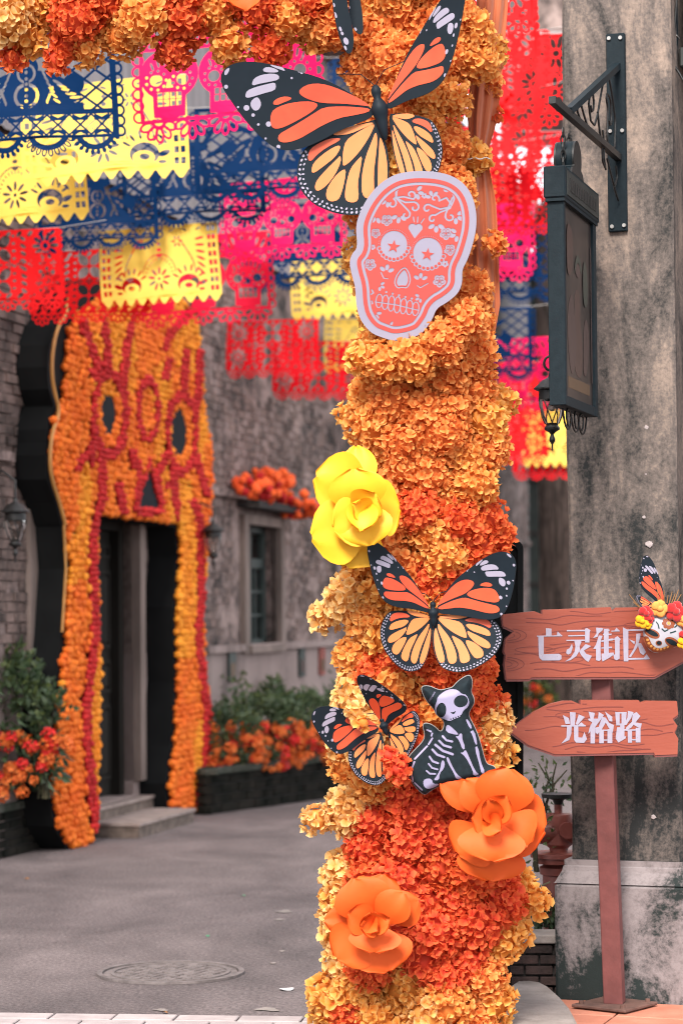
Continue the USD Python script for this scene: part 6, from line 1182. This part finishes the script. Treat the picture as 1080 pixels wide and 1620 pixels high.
ZONE = [(600, 20, 'amber'), (570, 90, 'orange'), (640, 40, 'orange'), (690, 30, 'orange'), (590, 140, 'orange'), (760, 70, 'amber'), (730, 130, 'amber'), (720, 180, 'amber'), (740, 230, 'yellow'), (715, 250, 'orange'), (560, 350, 'orange'), (550, 400, 'yellow'), (560, 480, 'yellow'), (600, 300, 'yellow'), (740, 400, 'orange'), (760, 470, 'orange'), (690, 500, 'orange'), (640, 540, 'amber'), (575, 545, 'yellow'), (565, 600, 'yellow'),
        (620, 600, 'amber'), (680, 580, 'orange'), (750, 560, 'orange'), (780, 600, 'amber'), (790, 640, 'yellow'), (650, 650, 'orange'), (590, 660, 'amber'), (720, 660, 'orange'), (770, 690, 'orange'), (690, 720, 'orange'), (640, 740, 'orange'), (720, 770, 'amber'), (660, 790, 'deep'), (740, 820, 'deep'), (780, 850, 'deep'), (690, 860, 'amber'), (720, 900, 'deep'), (640, 850, 'orange'), (560, 890, 'yellow'), (530, 930, 'yellow'), (560, 940, 'pale'), (515, 975, 'pale'),
        (590, 930, 'yellow'), (560, 1000, 'amber'), (545, 1060, 'pale'), (600, 1060, 'deep'), (690, 1070, 'deep'), (660, 1000, 'yellow'), (780, 1060, 'deep'), (780, 1000, 'deep'), (545, 1110, 'pale'), (565, 1150, 'pale'), (640, 1100, 'amber'), (690, 1140, 'deep'), (760, 1110, 'deep'), (790, 1150, 'pale'), (800, 1200, 'yellow'), (620, 1190, 'red'), (540, 1215, 'amber'), (545, 1250, 'pale'), (575, 1280, 'pale'), (600, 1240, 'yellow'), (640, 1280, 'red'), (620, 1330, 'red'), (690, 1320, 'red'),
        (560, 1330, 'amber'), (540, 1370, 'pale'), (570, 1380, 'deep'), (650, 1380, 'red'), (720, 1380, 'deep'), (700, 1420, 'red'), (760, 1420, 'red'), (680, 1470, 'red'), (740, 1480, 'red'), (790, 1450, 'deep'), (810, 1480, 'yellow'), (830, 1430, 'yellow'), (530, 1420, 'yellow'), (690, 1530, 'red'), (640, 1530, 'amber'), (530, 1540, 'pale'), (560, 1550, 'yellow'), (600, 1570, 'deep'), (560, 1600, 'deep'), (650, 1590, 'yellow'), (700, 1580, 'amber'), (740, 1600, 'orange'), (780, 1550, 'pale'), (790, 1590, 'yellow'), (660, 1630, 'pale'), (610, 1620, 'yellow'), (520, 1610, 'yellow')]
ZP = np.array([(a, b) for a, b, _ in ZONE], float)
def zone(px, py):
    d = np.hypot(ZP[:, 0] - px + rg.normal(0, 10), ZP[:, 1] - py + rg.normal(0, 10)); return ZONE[int(np.argmin(d))][2]
SIZE = {'pale': .025, 'yellow': .024, 'amber': .0215, 'orange': .0205, 'deep': .0205, 'red': .0225}
nheads = [0]
def flower_head(px, py, Y, r, col, n, count=None):
    c = at(px, py, Y); cnt = count or int(86 * (r / .085) ** 2 * (.0225 / SIZE[col]) ** 2)
    i = np.arange(cnt) + .5; ph = np.arccos(1 - 1.35 * i / cnt); th = pi * (1 + 5 ** .5) * i + rg.uniform(0, 6)
    q = np.c_[np.cos(th) * np.sin(ph), np.sin(th) * np.sin(ph), np.cos(ph)]; n = nrm(n); u = nrm(np.cross([.3, .1, 1.0], n)); q = q @ np.array([u, np.cross(n, u), n])
    lump = 1 + .22 * (meshkit.noise(q * 2.2 + rg.uniform(0, 50), 1) - .5)
    P = c + q * r * lump[:, None] * rg.uniform(.86, 1.10, (cnt, 1))
    fl_ = florets(P, q + rg.normal(0, .42, (cnt, 3)), SIZE[col] * rg.uniform(.9, 1.08), rg, 4, .75); bl_ = ball(c, r * .86, 2, .3, cnt)
    part(arch, 'flower_head', cat(fl_, bl_), M[col], smooth=True, uv=np.vstack([np.tile(np.c_[PT[:, 0], PT[:, 1]], (len(fl_[0]) // 7, 1)), np.full((len(bl_[0]), 2), .12)])); nheads[0] += 1
# column heads by Poisson-like scatter over the front, bulging towards the camera
pts = []; tries = 0
while tries < 9000:
    tries += 1; py = rg.uniform(-50, 1660); l, r_ = np.interp(py, *LEFT), np.interp(py, *RIGHT); px = rg.uniform(l + 22, r_ - 22)
    if all((px - a) ** 2 + (py - b) ** 2 > 37.5 ** 2 for a, b in pts): pts.append((px, py))
for px, py in pts:
    l, r_ = np.interp(py, *LEFT), np.interp(py, *RIGHT); u = (px - (l + r_) / 2) / ((r_ - l) / 2)
    Y = YA - .19 + .13 * abs(u) ** 2.2 + rg.uniform(-.03, .03)
    flower_head(px, py, Y, rg.uniform(.068, .092), zone(px, py), np.array([u * .8 + rg.normal(0, .15), -1, rg.normal(.15, .25)]))
pb = []
for px, py, r, col, Y in [(515, 975, .045, 'pale', 8.42), (500, 1297, .042, 'pale', 8.36), (843, 1428, .05, 'yellow', 8.45), (822, 1400, .05, 'yellow', 8.5), (790, 640, .055, 'yellow', 8.5), (776, 1146, .07, 'pale', 8.36), (782, 1195, .06, 'yellow', 8.40), (772, 80, .06, 'yellow', 8.62), (778, 180, .03, 'deep', 8.62), (745, 250, .06, 'yellow', 8.55), (770, 130, .05, 'orange', 8.6), (782, 385, .035, 'orange', 8.5), (553, 770, .03, 'amber', 8.45), (785, 850, .055, 'deep', 8.45), (803, 1475, .07, 'yellow', 8.44), (548, 655, .03, 'yellow', 8.46), (605, 572, .07, 'amber', 8.19), (655, 566, .075, 'amber', 8.18), (700, 540, .072, 'orange', 8.17), (738, 506, .062, 'orange', 8.18), (574, 566, .05, 'yellow', 8.2), (574, 1144, .020, 'yellow', 8.04), (562, 1126, .024, 'pale', 8.08), (616, 1196, .026, 'red', 8.08), (632, 1216, .036, 'red', 8.08)]:
    flower_head(px, py, Y, r, col, np.array([.3 if px > 650 else -.4, -1, .1]))
# beam heads
bz = [(40, 30, 'yellow'), (10, 5, 'pale'), (70, 60, 'amber'), (110, 30, 'deep'), (150, 20, 'deep'), (150, 60, 'amber'), (205, 50, 'amber'), (190, 20, 'deep'), (240, 20, 'deep'), (280, 45, 'deep'), (330, 30, 'amber'), (370, 60, 'amber'), (420, 20, 'deep'), (450, 40, 'amber'), (480, 20, 'deep'), (520, 20, 'orange'), (0, 60, 'deep'), (20, 30, 'yellow'), (55, 20, 'yellow'), (170, 40, 'yellow'), (390, 45, 'amber'), (360, 35, 'yellow'), (470, 45, 'yellow')]
BZ = np.array([(a, b) for a, b, _ in bz], float); pts = []; tries = 0
while tries < 3000:
    tries += 1; px, py = rg.uniform(-60, 545), rg.uniform(-75, np.interp(tries % 7, [0, 6], [18, 48]))
    if all((px - a) ** 2 + (py - b) ** 2 > 40 ** 2 for a, b in pts): pts.append((px, py))
for px, py in pts:
    col = bz[int(np.argmin(np.hypot(BZ[:, 0] - px + rg.normal(0, 9), BZ[:, 1] - py + rg.normal(0, 9))))][2]
    flower_head(px, py, YA - .12 + rg.uniform(-.05, .08), rg.uniform(.068, .095), col, np.array([rg.normal(0, .3), -1, -.5 + rg.normal(0, .2)]))
for px, py, r, col in [(92, 94, .042, 'deep'), (138, 80, .05, 'amber'), (20, 92, .04, 'deep'), (276, 80, .06, 'deep'), (196, 58, .07, 'amber'), (365, 70, .06, 'amber'), (430, 78, .06, 'deep'), (500, 58, .048, 'amber'), (105, 70, .05, 'deep'), (40, 55, .07, 'yellow')]:
    flower_head(px, py, YA - .10, r, col, np.array([rg.normal(0, .2), -1, -.3])); c = at(px, py, YA - .1)
    part(arch, 'stem', tube([c + [0, .02, .02], c + [.01, .03, .10], c + [0, .05, .17]], .0025, 5), M['stem'])
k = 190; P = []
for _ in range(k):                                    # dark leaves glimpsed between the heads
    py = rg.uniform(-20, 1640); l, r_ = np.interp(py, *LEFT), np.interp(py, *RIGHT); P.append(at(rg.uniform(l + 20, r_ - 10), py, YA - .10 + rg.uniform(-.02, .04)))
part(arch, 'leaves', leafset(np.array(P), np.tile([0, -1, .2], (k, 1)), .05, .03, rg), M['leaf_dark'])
